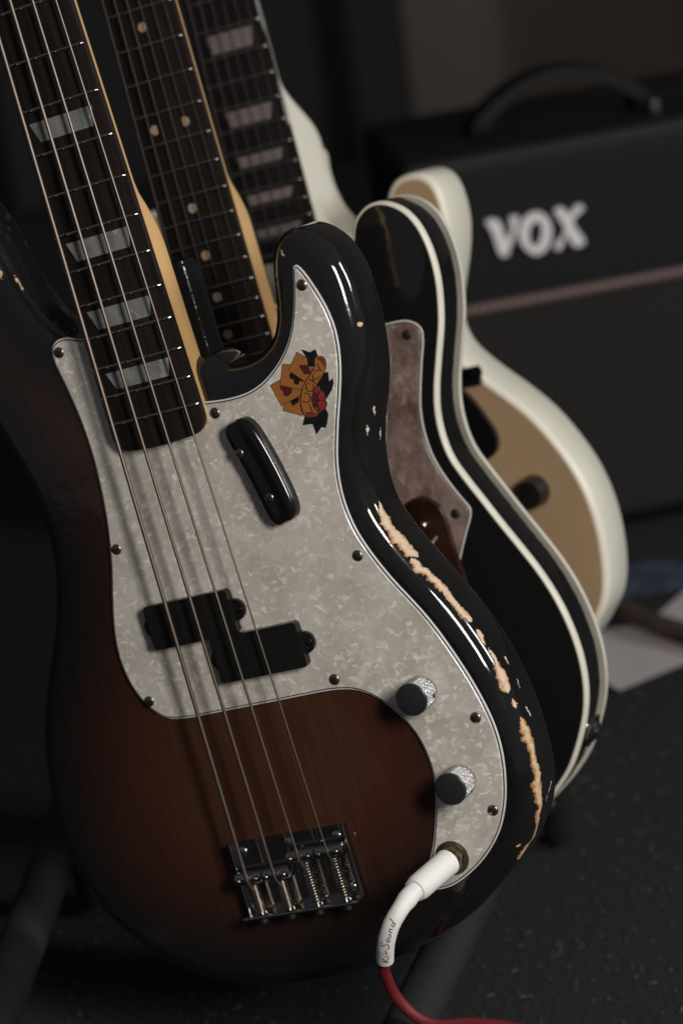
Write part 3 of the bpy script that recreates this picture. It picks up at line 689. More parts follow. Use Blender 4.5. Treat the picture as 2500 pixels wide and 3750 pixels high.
def flat(name, pts, m, edge=0.0, soft=True):
    P_ = np.array(pts); 
    a = np.sum(P_[:, 0] * np.roll(P_[:, 1], -1) - np.roll(P_[:, 0], -1) * P_[:, 1])
    if a < 0: P_ = P_[::-1]
    if soft: P_ = catmull(P_, k=5)
    z = ZG + 0.05 + lay[0] * 0.035; lay[0] += 1; t = MB()
    if edge: t.prism([tuple(p) for p in P_ + outward(P_) * edge], ZG, z + 0.012, 1)
    z2 = z + (0.03 if edge else 0)
    t.prism([tuple(p) for p in P_], ZG, z2, 0)
    t.done(name, m, STK, 0, mats=['sticker_black'])
def stroke(name, pts, wd, m, parent, z):
    P_ = [Vector(p) for p in pts]; t = MB()
    for a, b in zip(P_[:-1], P_[1:]):
        d = (b - a).normalized(); n_ = Vector((-d.y, d.x)) * wd / 2; a_ = a - d * wd * .3; b_ = b + d * wd * .3
        t.prism([tuple(a_ - n_), tuple(b_ - n_), tuple(b_ + n_), tuple(a_ + n_)], z - 0.2, z + random.uniform(0, 0.01))
    return t.done(name, m, parent, 0)
flat('card', ST['card4'], 'sticker_orange', 0.35, False); flat('spade', ST['spade'], 'sticker_black')
flat('card', ST['card3'], 'sticker_orange', 0.35, False); flat('heart', ST['heart'], 'sticker_maroon', 0.2)
flat('card', ST['card2'], 'sticker_orange', 0.35, False); flat('club', ST['club'], 'sticker_black')
flat('card', ST['card1'], 'sticker_orange', 0.35, False); flat('diamond', ST['diamond'], 'sticker_maroon', 0.25, False)
flat('leaf', ST['leaf1'], 'sticker_black', 0, False); flat('leaf', ST['leaf2'], 'sticker_black', 0, False); flat('leaf', ST['leaf3'], 'sticker_black', 0, False)
flat('flower_centre', ST['core'], 'sticker_maroon', 0.5)
for q in ('petal1', 'petal2', 'petal3', 'petal4'): flat('petal', ST[q], 'sticker_red', 0.4)
flat('banner', ST['banner'], 'sticker_orange', 0.38)
flat('banner_fold', ST['bannerred'], 'sticker_rust'); flat('banner_fold', ST['bannerred2'], 'sticker_rust')
zl = ZG + 0.05 + lay[0] * 0.035 + 0.04
for k, v in SL.items(): stroke('letter', v, 0.5, 'sticker_black', STK, zl)

# worn-through lacquer along the treble edge; the final flecks are painted horn glints
#CHIPS
CH = [[(1250.3, 16.8, 0.88), (1247.1, 16.0, 2.82), (1240.7, 14.8, 3.88), (1237.5, 14.0, 3.17), (1232.8, 14.0, 3.53), (1228.0, 15.6, 5.29), (1223.2, 15.6, 4.59), (1218.4, 14.8, 4.41), (1215.2, 17.6, 3.17)], [(1213.6, 12.4, 1.76), (1208.8, 11.6, 3.17), (1204.0, 13.6, 2.47), (1199.2, 14.4, 2.82), (1196.0, 15.6, 2.47), (1192.8, 14.8, 3.53), (1186.4, 16.0, 2.82), (1181.6, 14.8, 2.47), (1176.8, 14.4, 2.47), (1172.0, 15.6, 3.17), (1167.2, 16.4, 2.29)], [(1159.2, 16.4, 1.76), (1156.0, 15.2, 2.47), (1152.8, 14.4, 1.23)], [(1146.4, 15.6, 0.88), (1141.6, 15.6, 1.59), (1136.8, 14.8, 2.12), (1132.0, 14.4, 3.88), (1125.6, 13.6, 3.88), (1122.4, 13.2, 2.82)], [(1114.4, 14.0, 2.12), (1112.8, 13.6, 2.12)], [(1103.2, 14.4, 0.88), (1098.4, 14.4, 3.88), (1092.0, 14.8, 4.23), (1087.2, 16.0, 3.53), (1082.4, 15.2, 2.29), (1076.0, 14.8, 2.82), (1071.2, 16.0, 3.53), (1066.4, 14.4, 3.53), (1061.6, 14.8, 3.88), (1055.2, 15.6, 3.88), (1050.4, 17.6, 2.47), (1045.6, 16.4, 2.82), (1039.2, 20.0, 2.82), (1032.9, 22.8, 1.76), (1026.5, 24.4, 2.47), (1024.9, 16.8, 2.65), (1020.1, 15.2, 2.47), (1015.3, 14.8, 1.41)], [(1355.9, 12.0, 2.29), (1355.9, 12.0, 2.29)], [(1306.3, 20.0, 1.76), (1303.1, 21.6, 1.41)], [(1295.1, 14.4, 1.23), (1293.5, 14.8, 1.06)], [(1290.3, 32.0, 0.88), (1287.1, 32.4, 0.88)], [(1136.8, 27.2, 1.06), (1135.2, 27.2, 0.88)], [(1122.4, 28.0, 0.71), (1120.8, 26.8, 0.71)], [(1106.4, 24.4, 1.23), (1103.2, 26.0, 1.23)], [(1058.4, 34.8, 0.53), (1055.2, 31.2, 0.71), (1052.0, 27.6, 0.35)], [(1024.9, 8.8, 1.23), (1024.9, 9.2, 1.06)], [(1443.7, 4.0, 1.41), (1445.3, 3.2, 1.06)], [(147.0, 7.2, 1.59), (145.4, 6.4, 1.59)], [(466.7, 11.6, 1.23), (468.3, 10.4, 1.06)], [(140.7, 14.8, 0.71), (139.1, 14.8, 0.71)], [(137.5, 14.8, 0.53), (135.9, 14.4, 0.53)], [(134.3, 14.8, 0.53), (134.3, 14.8, 0.35)]]
def surf(s, v, push=0.14):
    L = BL; N_ = BN; per = BS[-1]; s = s % per; i = min(int(np.searchsorted(BS, s, 'right') - 1), len(L) - 1); f = (s - BS[i]) / max(1e-9, BS[i + 1] - BS[i]); j = (i + 1) % len(L)
    p = L[i] * (1 - f) + L[j] * f; n_ = N_[i] * (1 - f) + N_[j] * f; n_ /= np.linalg.norm(n_)
    ins, z = prof_pt(v)
    a = min(max(v / RB, 0), PI / 2); nx_, nz = math.sin(a), math.cos(a)
    q = p - n_ * ins + n_ * nx_ * push
    return (q[0], q[1], z + nz * push)
BN = outward(BL); BS = np.r_[0, np.cumsum(np.linalg.norm(np.roll(BL, -1, 0) - BL, axis=1))]
from mathutils import noise
def chip(path, seed=0, cell=0.42, jag=1.0, under=0.0, tone=0.0):
    """path: list of (s, v, half-width); makes a ragged patch lying on the lacquer"""
    P_ = sorted(path); s0, s1 = P_[0][0], P_[-1][0]; ss = np.arange(s0 - 2, s1 + 2, cell)
    cv = np.interp(ss, [p[0] for p in P_], [p[1] for p in P_]); cw = np.interp(ss, [p[0] for p in P_], [p[2] for p in P_])
    wm = max(p[2] for p in P_) * 1.7 + 1; off = np.arange(-wm, wm, cell); ok = {}
    for i, s in enumerate(ss):
        c2 = cv[i] + 0.9 * jag * noise.noise(Vector((s * 0.16, seed * 3.1, 0)))
        for j, d in enumerate(off):
            hwid = cw[i] * (1 + 0.55 * jag * noise.noise(Vector((s * 0.33, seed + (5 if d > 0 else 0), 1)))) + 1.3 * jag * noise.noise(Vector((s * 0.62, d * 0.4, seed))) + 0.9 * jag * noise.noise(Vector((s * 1.7, d * 1.2, seed + 9)))
            hwid += under
            e = 0
            if s < s0: e = (s0 - s) / 2
            if s > s1: e = (s - s1) / 2
            if abs(d) < hwid - e * cw[i] * 1.1: ok[(i, j)] = (hwid - abs(d)) / max(hwid, 0.3)
    V = []; idx = {}; F = []; E = []
    for (i, j), e in ok.items():
        q = []
        for a, b in ((i, j), (i, j + 1), (i + 1, j + 1), (i + 1, j)):
            if (a, b) not in idx:
                s = s0 - 2 + a * cell; b_ = off[0] + b * cell; c2 = np.interp(s, [p[0] for p in P_], [p[1] for p in P_]) + 0.9 * jag * noise.noise(Vector((s * 0.16, seed * 3.1, 0)))
                idx[(a, b)] = len(V); V.append(surf(s + 0.15 * noise.noise(Vector((a * .9, b * .9, 3))), c2 + b_ + 0.15 * noise.noise(Vector((a * .9, b * .9, 7))), 0.03 if under else 0.13 + 0.10 * noise.noise(Vector((s * 1.2, b_ * 1.2, 0))))); E.append(min(0.5, 0.8 * e - 0.02) - tone)
            q.append(idx[(a, b)])
        F.append(tuple(q))
    if F: build('worn_lacquer_rim' if under else 'lacquer_chip_and_glint', V, F, 'amber_rim' if under else 'bare_wood', body, 0, E)
for i, c in enumerate(CH):
    pth = [(a, b, h * (1.02 if i < 6 else 0.95)) for a, b, h in c]; tn = 0.2 if i == 5 else (0.1 if i > 10 else 0)
    chip(pth, i, 0.36, 1.0, 0.0, tn)
    if i < 6: chip(pth, i, 0.36, 1.0, 0.30)
#ENDCHIPS

# ================================================================== GUITAR 2 (black, double bound)
X2 = ((-0.024611, 0.010333, -0.011371), (-26.911, 97.625, -159.188))
g2 = tag(empty('electric_guitar', root_matrix(*X2)), 'middle black electric guitar with cream binding on both edges and dot fretboard', 'electric guitar')
TELE = [(22, 205), (26, 194), (36, 186), (50, 182), (66, 184), (78, 195), (88, 214), (95, 235), (99.6, 245.6), (105.5, 251.2), (113, 254.3), (122.2, 253.5), (133.2, 246.6), (139.7, 237.1), (143.1, 226.7), (144.8, 214.2), (144.5, 199.8), (142.5, 187.0), (138.8, 172.1), (131.6, 152.7), (124.8, 134.2), (121.2, 119.5), (120.3, 104.2), (122.2, 90.0), (127.9, 75.7), (135.1, 60.3), (142.9, 43.6), (151.1, 26.9), (158.9, 10.2), (165.1, -7.0), (169.2, -24.7), (171.2, -43.1), (170.7, -59.0), (168.5, -72.1), (164.5, -84.5), (158.6, -96.5), (152.4, -107.0), (146.2, -116), (138.5, -124.1), (128, -133), (108, -146), (78, -158), (40, -165), (0, -167), (-45, -164), (-90, -151), (-128, -127), (-152, -94), (-162, -55), (-158, -15), (-144, 25), (-127, 62), (-118, 98), (-120, 125), (-128, 148), (-136, 172), (-132, 196), (-112, 208), (-90, 210), (-60, 210), (-30, 209), (0, 208)]
TL = loop(TELE, 2.2)
slab('body', offset(TL, 0.3), 44, 2.5, 2.5, 'black_lacquer', g2, steps=4)
def band(L, z0, z1, w_, m, parent, name, out=0.0):
    """binding strip: wraps the edge between z0 and z1, showing w_ mm on the face nearest z0"""
    N_ = outward(L); n = len(L); prof = [(w_, z0), (1.2, z0 + (0.05 if z1 < z0 else -0.05)), (0.25, z0 - 0.9 * (1 if z1 < z0 else -1)), (-out, z0 - 2.0 * (1 if z1 < z0 else -1)), (-out, z1), (0.6, z1)]
    V = [(L[k, 0] - N_[k, 0] * a, L[k, 1] - N_[k, 1] * a, z) for a, z in prof for k in range(n)]
    F = [(r * n + k, (r + 1) * n + k, (r + 1) * n + (k + 1) % n, r * n + (k + 1) % n) for r in range(len(prof) - 1) for k in range(n)]
    if z1 > z0: F = [f[::-1] for f in F]
    return build(name, V, F, m, parent, 50)
band(TL, 0.25, -5.4, 2.1, 'cream_binding', g2, 'front_binding'); band(TL, -44.25, -38.6, 2.2, 'cream_binding', g2, 'back_binding')
G2G = [(30, 190), (60, 180), (84, 179), (104.2, 180.4), (117.1, 179.4), (123.2, 175.7), (125.6, 171.1), (124.4, 163.9), (119.9, 151.7), (114.8, 136.7), (111.2, 124.2), (109.6, 109), (110.9, 93.3), (115.4, 78.8), (121.6, 65.3), (125.3, 58.4), (125.9, 56), (125.3, 53), (124.2, 50.5), (118.0, 40.4), (110.7, 27.5), (100, 8), (70, 5), (30, 8), (-40, 10), (-60, 60), (-50, 150), (-32, 200), (0, 195)]
GL2 = resample(catmull(G2G, k=6), 1.5)
if np.sum(GL2[:, 0] * np.roll(GL2[:, 1], -1) - np.roll(GL2[:, 0], -1) * GL2[:, 1]) < 0: GL2 = GL2[::-1]
guard(GL2, g2, 'mint_pearl')
for x, y in ((115.6, 170.6), (115.7, 55.4)):
    q = screw_mesh(3.2, 1.2).done('pickguard_screw', 'screw_slot', g2, 50, mats=['screw_slot']); q.location = (x * S, y * S, 2.3 * S)
t = MB(); tp = catmull([(80, 60), (85.4, 68.6), (94.0, 71.0), (102.0, 68.6), (107.7, 62.2), (109.8, 53.0), (110.2, 40), (111.0, 26.3), (111.9, 12.2), (110.3, 12.8), (104, 25), (96, 34), (84, 42), (78, 50)], k=5)
t.prism([tuple(p) for p in tp], 2.6, 6.0, 0, [tuple(p) for p in (tp - outward(tp) * 0.8)]); fr_ = t.done('control_plate', 'dark_tortoise', g2, 35)
t = MB(); t.cyl((95.5, 53.5, 6), (95.5, 53.5, 9.0), 2.2, 16); t.lathe([(2.2, 9.0), (1.6, 10.0), (0, 10.4)], (95.5, 53.5, 0), 16); t.cyl((100, 44, 6), (98, 40, 16), 1.8, 12); t.done('selector_switch', 'nickel', fr_, 50)
D2, hw2, board2 = neck_set(g2, 648, 22, 42, 56, 176, 10.0, 4.5, -15.8, 262, 296, 14.5, 'maple', 'rosewood', corner=3, end_bow=0.5, fret_r=1.3)
for k in (3, 5, 7, 9, 12, 15, 17, 19, 21):
    y = (D2(k) + D2(k - 1)) / 2
    for x in ((0,) if k != 12 else (-11, 11)):
        t = MB(); t.cyl((x, y, 9.0), (x, y, 10.06 + camber(x)), 3.1, 24); t.done('dot_inlay', 'dot_inlay', board2, 40)
for k in range(6):
    xb = -26 + 10.4 * k; xn = -17.5 + 7 * k; r = (0.62, 0.5, 0.4, 0.3, 0.24, 0.2)[k]
    string_obj(g2, [(xb, -12, 4), (xb, 0, 12.5), (xn, 648, 13.5), (xn, 655, 12)], r, 'thin_string', 6)
t = MB(); t.box((0, -4, 2.4), (76, 40, 3)); 
for k in range(3): t.cyl((-33 + 22 * k, 0, 8), (-13 + 22 * k, 0, 8), 3.8, 16)
t.done('bridge', 'chrome', g2, 35)
t = MB(); t.box((0, 160, 4.5), (70, 20, 6)); t.done('neck_pickup', 'nickel', g2, 35)
# output jack cup on the side
t = MB(); nn_ = Vector((0.86, -0.50, 0)).normalized()
a = Vector((156.9, -99.6, -20.5)); t.cyl(a - nn_ * 1, a + nn_ * 1.4, 11.0, 32); t.cyl(a + nn_ * 1.4, a + nn_ * 3.6, 8.6, 32, 6.4)
jc = t.done('jack_cup', 'chrome', g2, 35); t = MB(); t.cyl(a + nn_ * 3.0, a + nn_ * 5.5, 4.4, 20); t.done('jack_barrel', 'chrome', jc, 35)
t = MB(); t.cyl(a + nn_ * 5.45, a + nn_ * 5.6, 3.0, 20); t.done('jack_hole', 'screw_slot', jc, 35)

# ================================================================== GUITAR 3 (cream sides, amber top)
X3 = ((-0.017207, 0.010799, -0.035262), (-51.584, 154.798, -315.364))
g3 = tag(empty('electric_guitar', root_matrix(*X3)), 'rearmost electric guitar with cream sides, amber top and trapezoid fretboard inlays', 'electric guitar')
R3 = [(24.5, 238), (24.5, 222), (26, 207), (30, 194), (37, 184), (48, 177), (60, 174), (70, 178), (75, 188), (79.5, 198), (86.3, 205.5), (96.7, 208), (106.6, 206.3), (113.1, 201.4), (116.9, 193.0), (118.2, 182.0), (117.8, 169.1), (115.2, 157.0), (110.5, 143.2), (104.2, 128.5), (98, 113), (96.0, 98.3), (99, 85.9), (106.4, 74.8), (117.1, 62.4), (130.7, 48.2), (144.9, 30.7), (156.6, 10.5), (165.9, -11.3), (171.0, -33.0), (172.3, -55.3), (170.6, -76.2), (166.5, -94.7), (160.5, -107.3), (153.2, -116), (142.8, -127.1), (124, -141), (96, -154), (60, -163), (20, -166)]
L3 = R3 + [(-x * 0.98, y + (18 if y > 120 else 18 * max(0, (y + 20) / 140) if y > -20 else 0)) for x, y in R3[::-1]]
TL3 = loop(L3, 2.4)
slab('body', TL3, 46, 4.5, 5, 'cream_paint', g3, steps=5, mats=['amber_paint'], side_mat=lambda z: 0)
ob = bpy.data.objects[g3.children[0].name]
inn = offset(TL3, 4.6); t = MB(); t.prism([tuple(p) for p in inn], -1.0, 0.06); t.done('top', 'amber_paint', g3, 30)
D3, hw3, board3 = neck_set(g3, 628, 22, 43, 56, 172, 14.0, 8.5, -42, 244, 292, 15.0, 'cream_paint', 'ebony', corner=2, end_bow=0.3, fret_r=1.2)
for k in (3, 5, 7, 9, 12, 15, 17, 19, 21):
    ya, yb = D3(k - 1), D3(k); yc = (ya + yb) / 2; hh = (ya - yb) * (0.34 if k < 16 else 0.27)
    inlay(board3, (-17, 19.5, -14, 16.5), yc, hh, 14.0, 'old_pearl', 'trapezoid_inlay')
for sx in (-1, 1):
    t = MB(); pts = [(sx * (hw3(y) + 0.3), y, 11.4) for y in np.linspace(173, 630, 30)]; t.tube(pts, 1.35, 6); t.done('board_binding', 'board_binding' if 'board_binding' in M else 'black_plastic', board3, 60)
for k in range(6):
    xb = -26 + 10.4 * k; xn = -17.5 + 7 * k; r = (0.6, 0.48, 0.38, 0.3, 0.24, 0.2)[k]
    string_obj(g3, [(xb, -12, 10), (xb, 0, 17), (xn, 628, 16.5), (xn, 635, 15)], r, 'thin_string', 6)
t = MB(); t.box((0, 158, 5), (86, 36, 10)); t.done('neck_pickup', 'pale_plastic', g3, 35)
t = MB(); t.box((0, 20, 5), (86, 36, 10)); t.done('bridge_pickup', 'black_plastic', g3, 35)
t = MB(); t.box((0, -4, 8), (90, 10, 12)); t.done('bridge', 'nickel', g3, 35)
t = MB(); gp = catmull([(60, 66), (90, 62), (101, 57), (107, 48), (112.5, 36), (116.5, 24), (114.5, 14), (107, 9), (95, 12), (60, 20)], k=5)
t.prism([tuple(p) for p in gp], 0.3, 6); t.done('finger_rest', 'black_gloss_plastic', g3, 35)
t = MB(); t.lathe([(11.5, 0.3), (10.8, 6), (9.6, 13), (8.6, 14), (0, 14.2)], (131.5, -19, 0), 28); t.done('control_knob', 'black_plastic', g3, 35)
t = MB(); t.lathe([(11.5, 0.3), (10.8, 6), (9.6, 13), (8.6, 14), (0, 14.2)], (104, -62, 0), 28); t.done('control_knob', 'black_plastic', g3, 35)
t = MB(); t.box((108, 66, 2.5), (13, 13, 5)); t.box((113.5, 68.5, 7), (8, 5, 5)); t.done('toggle_switch', 'black_gloss_plastic', g3, 35)

# ================================================================== RACK STAND
rk = tag(empty('guitar_stand', Matrix.Identity(4)), 'black multi-guitar stand with padded grey tubes under the guitars', 'guitar stand')
def rail(a, b, r=15):
    a = Vector(a); b = Vector(b); pts = [a.lerp(b, i / 24) for i in range(25)]; t = MB(); t.tube(pts, r, 20); return t
rail((49 - 60, -67 - 158, 92), (49 + 48 * 2.6, -67 + 118 * 2.6 + 40, 92)).done('padded_rail', 'tube_foam', rk, 50)
rail((-203 - 8, -60, 88), (-160, 300, 88)).done('padded_rail', 'tube_foam', rk, 50)
for a, b in (((-15, -232, 92), (-15, -232, 8)), ((-212, -60, 88), (-212, -60, 8)), ((176, 285, 92), (178, 300, 8)), ((-160, 300, 88), (-160, 300, 8))):
    t = MB(); t.cyl(a, b, 11, 18); t.done('leg', 'stand_steel', rk, 50)
t = MB(); t.cyl((176, 290, 40), (-160, 300, 40), 10, 16); t.done('cross_bar', 'stand_steel', rk, 50)

# ================================================================== CABLE
def bpt(x, y, z): return RACK @ (Vector((x, y, z)) * S) * 1000 + Vector((0, 0, LIFT * 1000))
cab = tag(empty('instrument_cable', Matrix.Identity(4)), 'red instrument cable with white sleeved plug reading Ki-Sound, plugged into the bass', 'cable')
P0, P1 = bpt(100.1, -18.2, 5), bpt(91.0, -22, 42)
t = MB(); ax = (P1 - P0); 
pts = [P0 + ax * (i / 20) for i in range(21)]; rr = [3.2] + [7.6] * 1 + [7.9 - 0.25 * i / 20 for i in range(17)] + [7.2, 6.6]
pts = [P0, P0 + ax * 0.10] + pts[2:]
t.tube(pts[:1] + [P0 + ax * 0.02] + pts[1:], [3.2] + rr[:len(pts)], 28); plug = t.done('plug_body', 'white_rubber', cab, 50)
sl = [bpt(*p) for p in ((93, -21.2, 34), (91.0, -22, 42), (89.1, -23.6, 49), (85.6, -27.5, 56), (80.0, -34.0, 60), (74.0, -43, 60), (69.4, -51, 57), (67, -55.5, 55))]
SLV = resample(catmull([tuple(p) for p in sl], closed=False, k=12), 1.0, False)
rs = [5.9 + 0.5 * math.exp(-((i - 17) / 4) ** 2) - 0.9 * min(1, i / 22) + 0.12 * noise.noise(Vector((i * .5, 0, 0))) for i in range(len(SLV))]
t = MB(); t.tube([tuple(p) for p in SLV], rs, 28); sleeve = t.done('printed_sleeve', 'white_rubber', cab, 60)
rd = [tuple(SLV[-5]), tuple(SLV[-1]), (43.3, -86.5, 155.0), (44.3, -83.9, 146.0), (46.6, -81.7, 136.0), (50.9, -81.6, 127.0), (56.9, -82.5, 119.0), (63.5, -80.0, 112.0), (73, -62, 97.0), (86.0, -24.0, 72.0), (103.5, 12, 45.0), (121.3, 38, 22.0), (147.0, 46, 6.0), (186.0, 24.0, 4.0), (300, -60, 4)]
RD = resample(catmull(rd, closed=False, k=14), 3.0, False)
t = MB(); t.tube([tuple(p) for p in RD], 3.35, 18); t.done('red_cable', 'red_rubber', cab, 60)
# handwriting on the sleeve (strokes in mm: along the sleeve, across)
def writing():
    eye = Vector((55.497, -1423.14, 975.35)); n = len(SLV)
    STR = [[(0.2, 0.0), (1.2, 3.4)], [(3.4, 3.2), (0.8, 1.4), (3.4, 0.2)], [(4.4, 0.2), (5.0, 1.9)], [(5.3, 2.9), (5.5, 3.1)], [(6.4, 1.3), (8.6, 1.7)],
           [(12.8, 3.8), (11.6, 4.1), (10.6, 3.3), (11.4, 2.3), (12.2, 1.4), (11.4, 0.3), (10.0, 0.2), (9.3, 0.9)], [(14.6, 1.9), (13.5, 1.8), (13.2, 0.8), (14.0, 0.3), (14.9, 1.0), (14.6, 1.9)],
           [(15.9, 1.9), (15.6, 0.7), (16.4, 0.3), (17.2, 0.9), (17.5, 1.9), (17.2, 0.4)], [(18.4, 0.3), (18.8, 1.8), (19.8, 1.9), (19.9, 0.4)], [(22.6, 1.7), (21.4, 1.7), (21.1, 0.7), (22.0, 0.3), (22.8, 1.2)], [(23.6, 3.9), (22.7, 0.3)]]
    V = []; F = []; s_end = n - 4
    for st in STR:
        pts = resample(np.array(st, float), 0.25, False) if len(st) > 1 else st
        fr = []
        for a, b in pts:
            s = s_end - a * 1.12; i = int(s); f = s - i; i = max(1, min(n - 3, i)); c = Vector(SLV[i] * (1 - f) + SLV[i + 1] * f); tn = (Vector(SLV[i + 1]) - Vector(SLV[i - 1])).normalized()
            e = (eye - c); e = (e - tn * e.dot(tn)).normalized(); sd = tn.cross(e); r = rs[i] * (1 - f) + rs[i + 1] * f + 0.06
            th = (b - 2.0) * 1.25 / r
            fr.append((c, e, sd, r, th, tn))
        for k, (c, e, sd, r, th, tn) in enumerate(fr):
            k2 = min(k + 1, len(fr) - 1); k1 = max(k - 1, 0)
            p = c + (e * math.cos(th) + sd * math.sin(th)) * r; q = fr[k2]; q0 = fr[k1]
            d = (q[0] + (q[1] * math.cos(q[4]) + q[2] * math.sin(q[4])) * q[3]) - (q0[0] + (q0[1] * math.cos(q0[4]) + q0[2] * math.sin(q0[4])) * q0[3])
            nn = (e * math.cos(th) + sd * math.sin(th)); sd2 = d.normalized().cross(nn).normalized() * 0.27
            V += [p - sd2 - nn * .0, p + sd2]
            if k: m_ = len(V); F.append((m_ - 4, m_ - 3, m_ - 1, m_ - 2))
    return build('handwriting', V, F, 'ink', sleeve, 0)
writing()

# ================================================================== AMPLIFIER
ang = math.radians(8); ax_ = Vector((math.cos(ang), math.sin(ang), 0)); ay_ = Vector((-math.sin(ang), math.cos(ang), 0))
amp = tag(empty('guitar_amplifier', Matrix.Translation((0.2443, 0.850, 0.0877)) @ Matrix.Rotation(ang, 4, 'Z') @ Matrix.Scale(0.91, 4)), 'black guitar amplifier with white VOX letters on its front', 'amplifier')
W0, W1 = -112, 330
def rbox(t, x0, x1, y0, y1, z0, z1, r):
    n = 6; pts = []
    for cx, cz, a0 in ((x1 - r, z0 + r, -90), (x1 - r, z1 - r, 0), (x0 + r, z1 - r, 90), (x0 + r, z0 + r, 180)):
        pts += [(cx + r * math.cos(math.radians(a0 + 90 * i / n)), cz + r * math.sin(math.radians(a0 + 90 * i / n))) for i in range(n + 1)]
    N_ = len(pts); cx, cz = (x0 + x1) / 2, (z0 + z1) / 2; rings = []
    for i in range(n + 1):
        a = PI / 2 * i / n; rings.append((r * (1 - math.sin(a)), y0 + r * (1 - math.cos(a))))
    rings.append((0, y1 - r)); rings.append((r, y1))
    V = []
    for ins, y in rings:
        V += [(cx + (x - cx) * (1 - ins / ((x1 - x0) / 2)), y, cz + (z - cz) * (1 - ins / ((z1 - z0) / 2))) for x, z in pts]
    F = [(q * N_ + k, q * N_ + (k + 1) % N_, (q + 1) * N_ + (k + 1) % N_, (q + 1) * N_ + k) for q in range(len(rings) - 1) for k in range(N_)]
    F += [tuple(range(N_))[::-1], tuple((len(rings) - 1) * N_ + k for k in range(N_))]
    t.add(V, F)
t = MB(); rbox(t, W0, W1, -12, 175, -88, 312, 12); t.done('cabinet', 'amp_vinyl', amp, 45)
t = MB(); t.box(((W0 + W1) / 2, -12.4, 228), (W1 - W0 - 26, 3, 120)); t.done('front_panel', 'amp_panel', amp, 30)
t = MB(); t.box(((W0 + W1) / 2, -11.4, 42), (W1 - W0 - 26, 3, 230)); t.done('speaker_grille', 'grille_cloth', amp, 30)
for k in range(52):
    x = W0 + 16 + k * 8.2
    t = MB(); t.tube([(x - 4.0, -15.5, 162), (x - 2, -15.5, 162), (x + 2, -15.5, 162), (x + 4.0, -15.5, 162.0)], [4.0, 5.5, 5.5, 4.0], 12); t.done('piping_cord', 'piping', amp, 50)
VV = [(-40.0, 245.9), (-35.0, 249.2), (-27.0, 247.7), (-22.9, 242.8), (-21.4, 236), (-19.5, 227.2), (-16.9, 233), (-15.7, 241), (-16.7, 243.4), (-16, 247), (-11.5, 248.5), (-5, 246.0), (-6.0, 242), (-10.9, 227.8), (-17.8, 214.4), (-19.9, 209.6), (-24.2, 208.3), (-29.0, 211.2), (-33.9, 231.9), (-37.0, 240.7)]
OO = [(11.1, 248.5), (19.8, 243.8), (24.6, 234.6), (25.0, 224.2), (21.9, 214.3), (16.0, 207.1), (6.4, 204.2), (-1.4, 209.2), (-7.6, 218.7), (-9.1, 228.4), (-6.6, 237.2), (-0.5, 245.4)]
OI = [(10.4, 238.7), (14.6, 233.5), (14.2, 225.5), (10.6, 216.9), (5.7, 213.8), (2.2, 218.7), (1.6, 225), (3.6, 233.7)]
XX = [(27.2, 245.5), (32.8, 248.6), (38.7, 246.9), (42.3, 240.4), (49.2, 247.4), (56.3, 246.8), (58.3, 241.7), (52.6, 237.5), (46.6, 231.5), (48.9, 225.0), (54.2, 215.7), (56.1, 209.1), (51.0, 205.3), (43.9, 206.1), (40.2, 211.9), (37.6, 218.6), (34.3, 209.6), (28.2, 205.1), (23.4, 208.8), (25.0, 213), (29.5, 217.1), (35.0, 223.1), (34.2, 229.6), (30.4, 237.7)]
def letter(pts, hole=None):
    P_ = catmull(pts, k=4); cx, cy = P_.mean(0)
    P_ = P_ - outward(P_) * 1.3
    V = []; F = []
    if hole is None:
        t = MB(); t.prism([tuple(p) for p in P_], 0, 4); V, F = [(x, -14.5 - z, y) for x, y, z in t.V], [f[::-1] for f in t.F]
    else:
        a = resample(P_, 1.0); m_ = 48; a = resample(P_, 1.0); L1 = np.array([a[int(i * len(a) / m_)] for i in range(m_)]); h = catmull(hole, k=6); L2 = np.array([h[int(i * len(h) / m_)] for i in range(m_)])
        for y in (-14.5, -18.5):
            V += [(p[0], y, p[1]) for p in L1] + [(p[0], y, p[1]) for p in L2]
        for k in range(m_):
            k2 = (k + 1) % m_
            F += [(k, k2, m_ + k2, m_ + k), (2 * m_ + k, 3 * m_ + k, 3 * m_ + k2, 2 * m_ + k2), (k, 2 * m_ + k, 2 * m_ + k2, k2), (m_ + k, m_ + k2, 3 * m_ + k2, 3 * m_ + k)]
    return build('logo_letter', V, F, 'logo_plastic', amp, 30)
letter(VV); letter(OO, OI); letter(XX)
# strap handle with chrome ends
hp = []
for i in range(31):
    u = i / 30; hp.append((-22 + 168 * u, 60, 318 + 40 * math.sin(PI * min(1, max(0, u))) ** 0.75))
t = MB()
V = []; F = []
for i, (x, y, z) in enumerate(hp):
    a = Vector(hp[max(0, i - 1)]); b = Vector(hp[min(30, i + 1)]); d = (b - a).normalized(); n_ = Vector((-d.z, 0, d.x))
    for sy, sn in ((-15, -6), (15, -6), (15, 6), (-15, 6)): V.append((x + n_.x * sn, y + sy, z + n_.z * sn))
for i in range(30):
    for j in range(4): F.append((4 * i + j, 4 * i + (j + 1) % 4, 4 * i + 4 + (j + 1) % 4, 4 * i + 4 + j))
F += [(3, 2, 1, 0), (120, 121, 122, 123)]
hd = build('handle', V, F, 'amp_vinyl', amp, 40)
for x in (-18, 146):
    t = MB(); rbox(t, x - 14, x + 14, 42, 78, 311, 322, 5); q = t.done('handle_bracket', 'matte_black', hd, 45)
    t = MB(); t.lathe([(5, 326), (4, 328.5), (0, 329.5)], (x, 52, -4), 16); t.done('handle_screw', 'screw_metal', hd, 45)
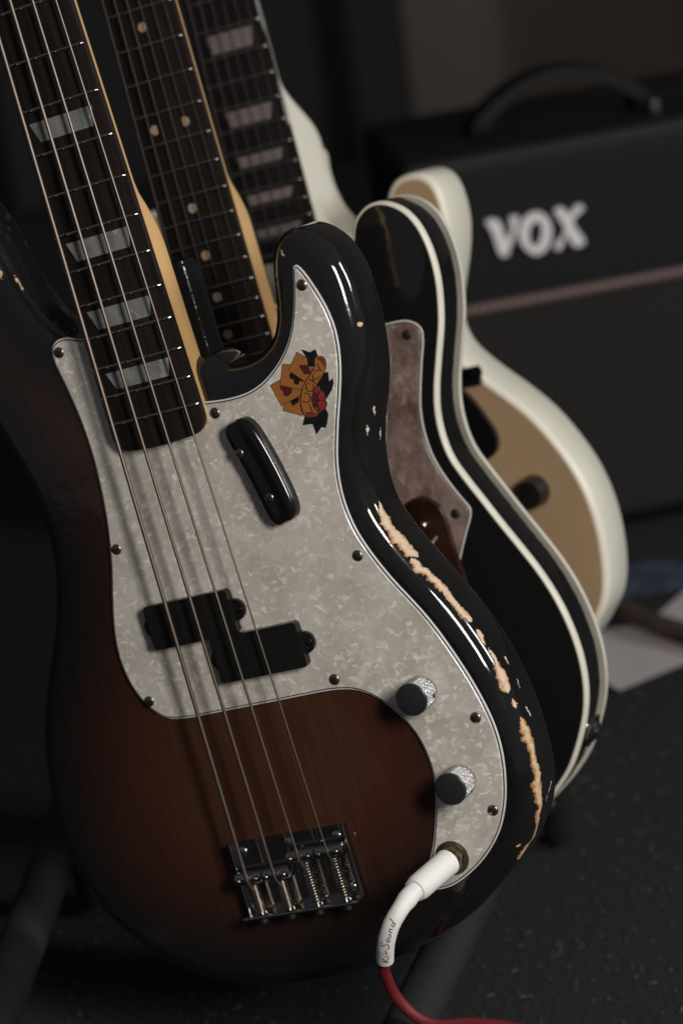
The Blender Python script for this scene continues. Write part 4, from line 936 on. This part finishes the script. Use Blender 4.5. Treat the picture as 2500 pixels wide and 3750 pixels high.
for k in range(6):
    x = 30 + k * 38; t = MB(); t.lathe([(8, 311.5), (7.4, 322), (6, 325), (0, 325.5)], (x, 20 + 0 * k, 0), 20)
    if k not in (0, 1, 2): t.done('control_knob', 'black_plastic', amp, 45)
for x, y in ((W0 + 25, 20), (W0 + 25, 150), (W1 - 25, 20), (W1 - 25, 150)):
    t = MB(); t.cyl((x, y, -96), (x, y, -87), 13, 20); t.done('foot', 'black_plastic', amp, 45)
# equipment case behind the amp at the right
t = MB(); rbox(t, 640, 1100, 1960, 2240, 2, 420, 40)
tag(t.done('equipment_case', 'curtain_cloth', None, 45), 'black padded equipment case standing behind the amplifier', 'case')

# papers, cord and cloth on the floor
def sheet(pts, z, name, label):
    t = MB(); t.prism(pts, z, z + 0.4); return tag(t.done(name, 'paper', None, 0), label, 'paper', 'paper sheets on the carpet')
sheet([(246, 640), (281, 640), (330, 566), (254, 524), (236, 560)], 4, 'paper_sheet', 'smaller pale paper sheet on the carpet nearest the black guitar')
sheet([(297, 640), (343, 700), (460, 640), (420, 560), (352, 585), (322, 586)], 6, 'paper_sheet', 'pale paper sheet under the brown cord at the right edge')
cp = resample(catmull([(215, 720, 12), (240, 690, 14), (262, 668, 16), (292, 617, 18), (330, 575, 16), (370, 535, 14), (460, 470, 10)], closed=False), 4, False)
t = MB(); t.tube([tuple(p) for p in cp], 8.5, 14); tag(t.done('brown_cord', 'brown_cord', None, 60), 'thick brown cord lying across the paper sheets', 'cord')
def cloth():
    V = []; F = []; n = 24
    for i in range(n + 1):
        for j in range(n + 1):
            u, v = i / n, j / n; x = 262 + 85 * u; y = 700 + 60 * v
            V.append((x, y, 3 + 16 * (math.sin(PI * u) * math.sin(PI * v)) ** 0.5 * (0.6 + 0.6 * noise.noise(Vector((u * 3, v * 3, 0)))) + 3 * noise.noise(Vector((u * 9, v * 9, 2)))))
    for i in range(n):
        for j in range(n): F.append((i * (n + 1) + j, (i + 1) * (n + 1) + j, (i + 1) * (n + 1) + j + 1, i * (n + 1) + j + 1))
    return build('blue_cloth', V, F, 'blue_cloth', None, 60)
tag(cloth(), 'crumpled dark blue cloth on the floor below the amplifier', 'cloth')
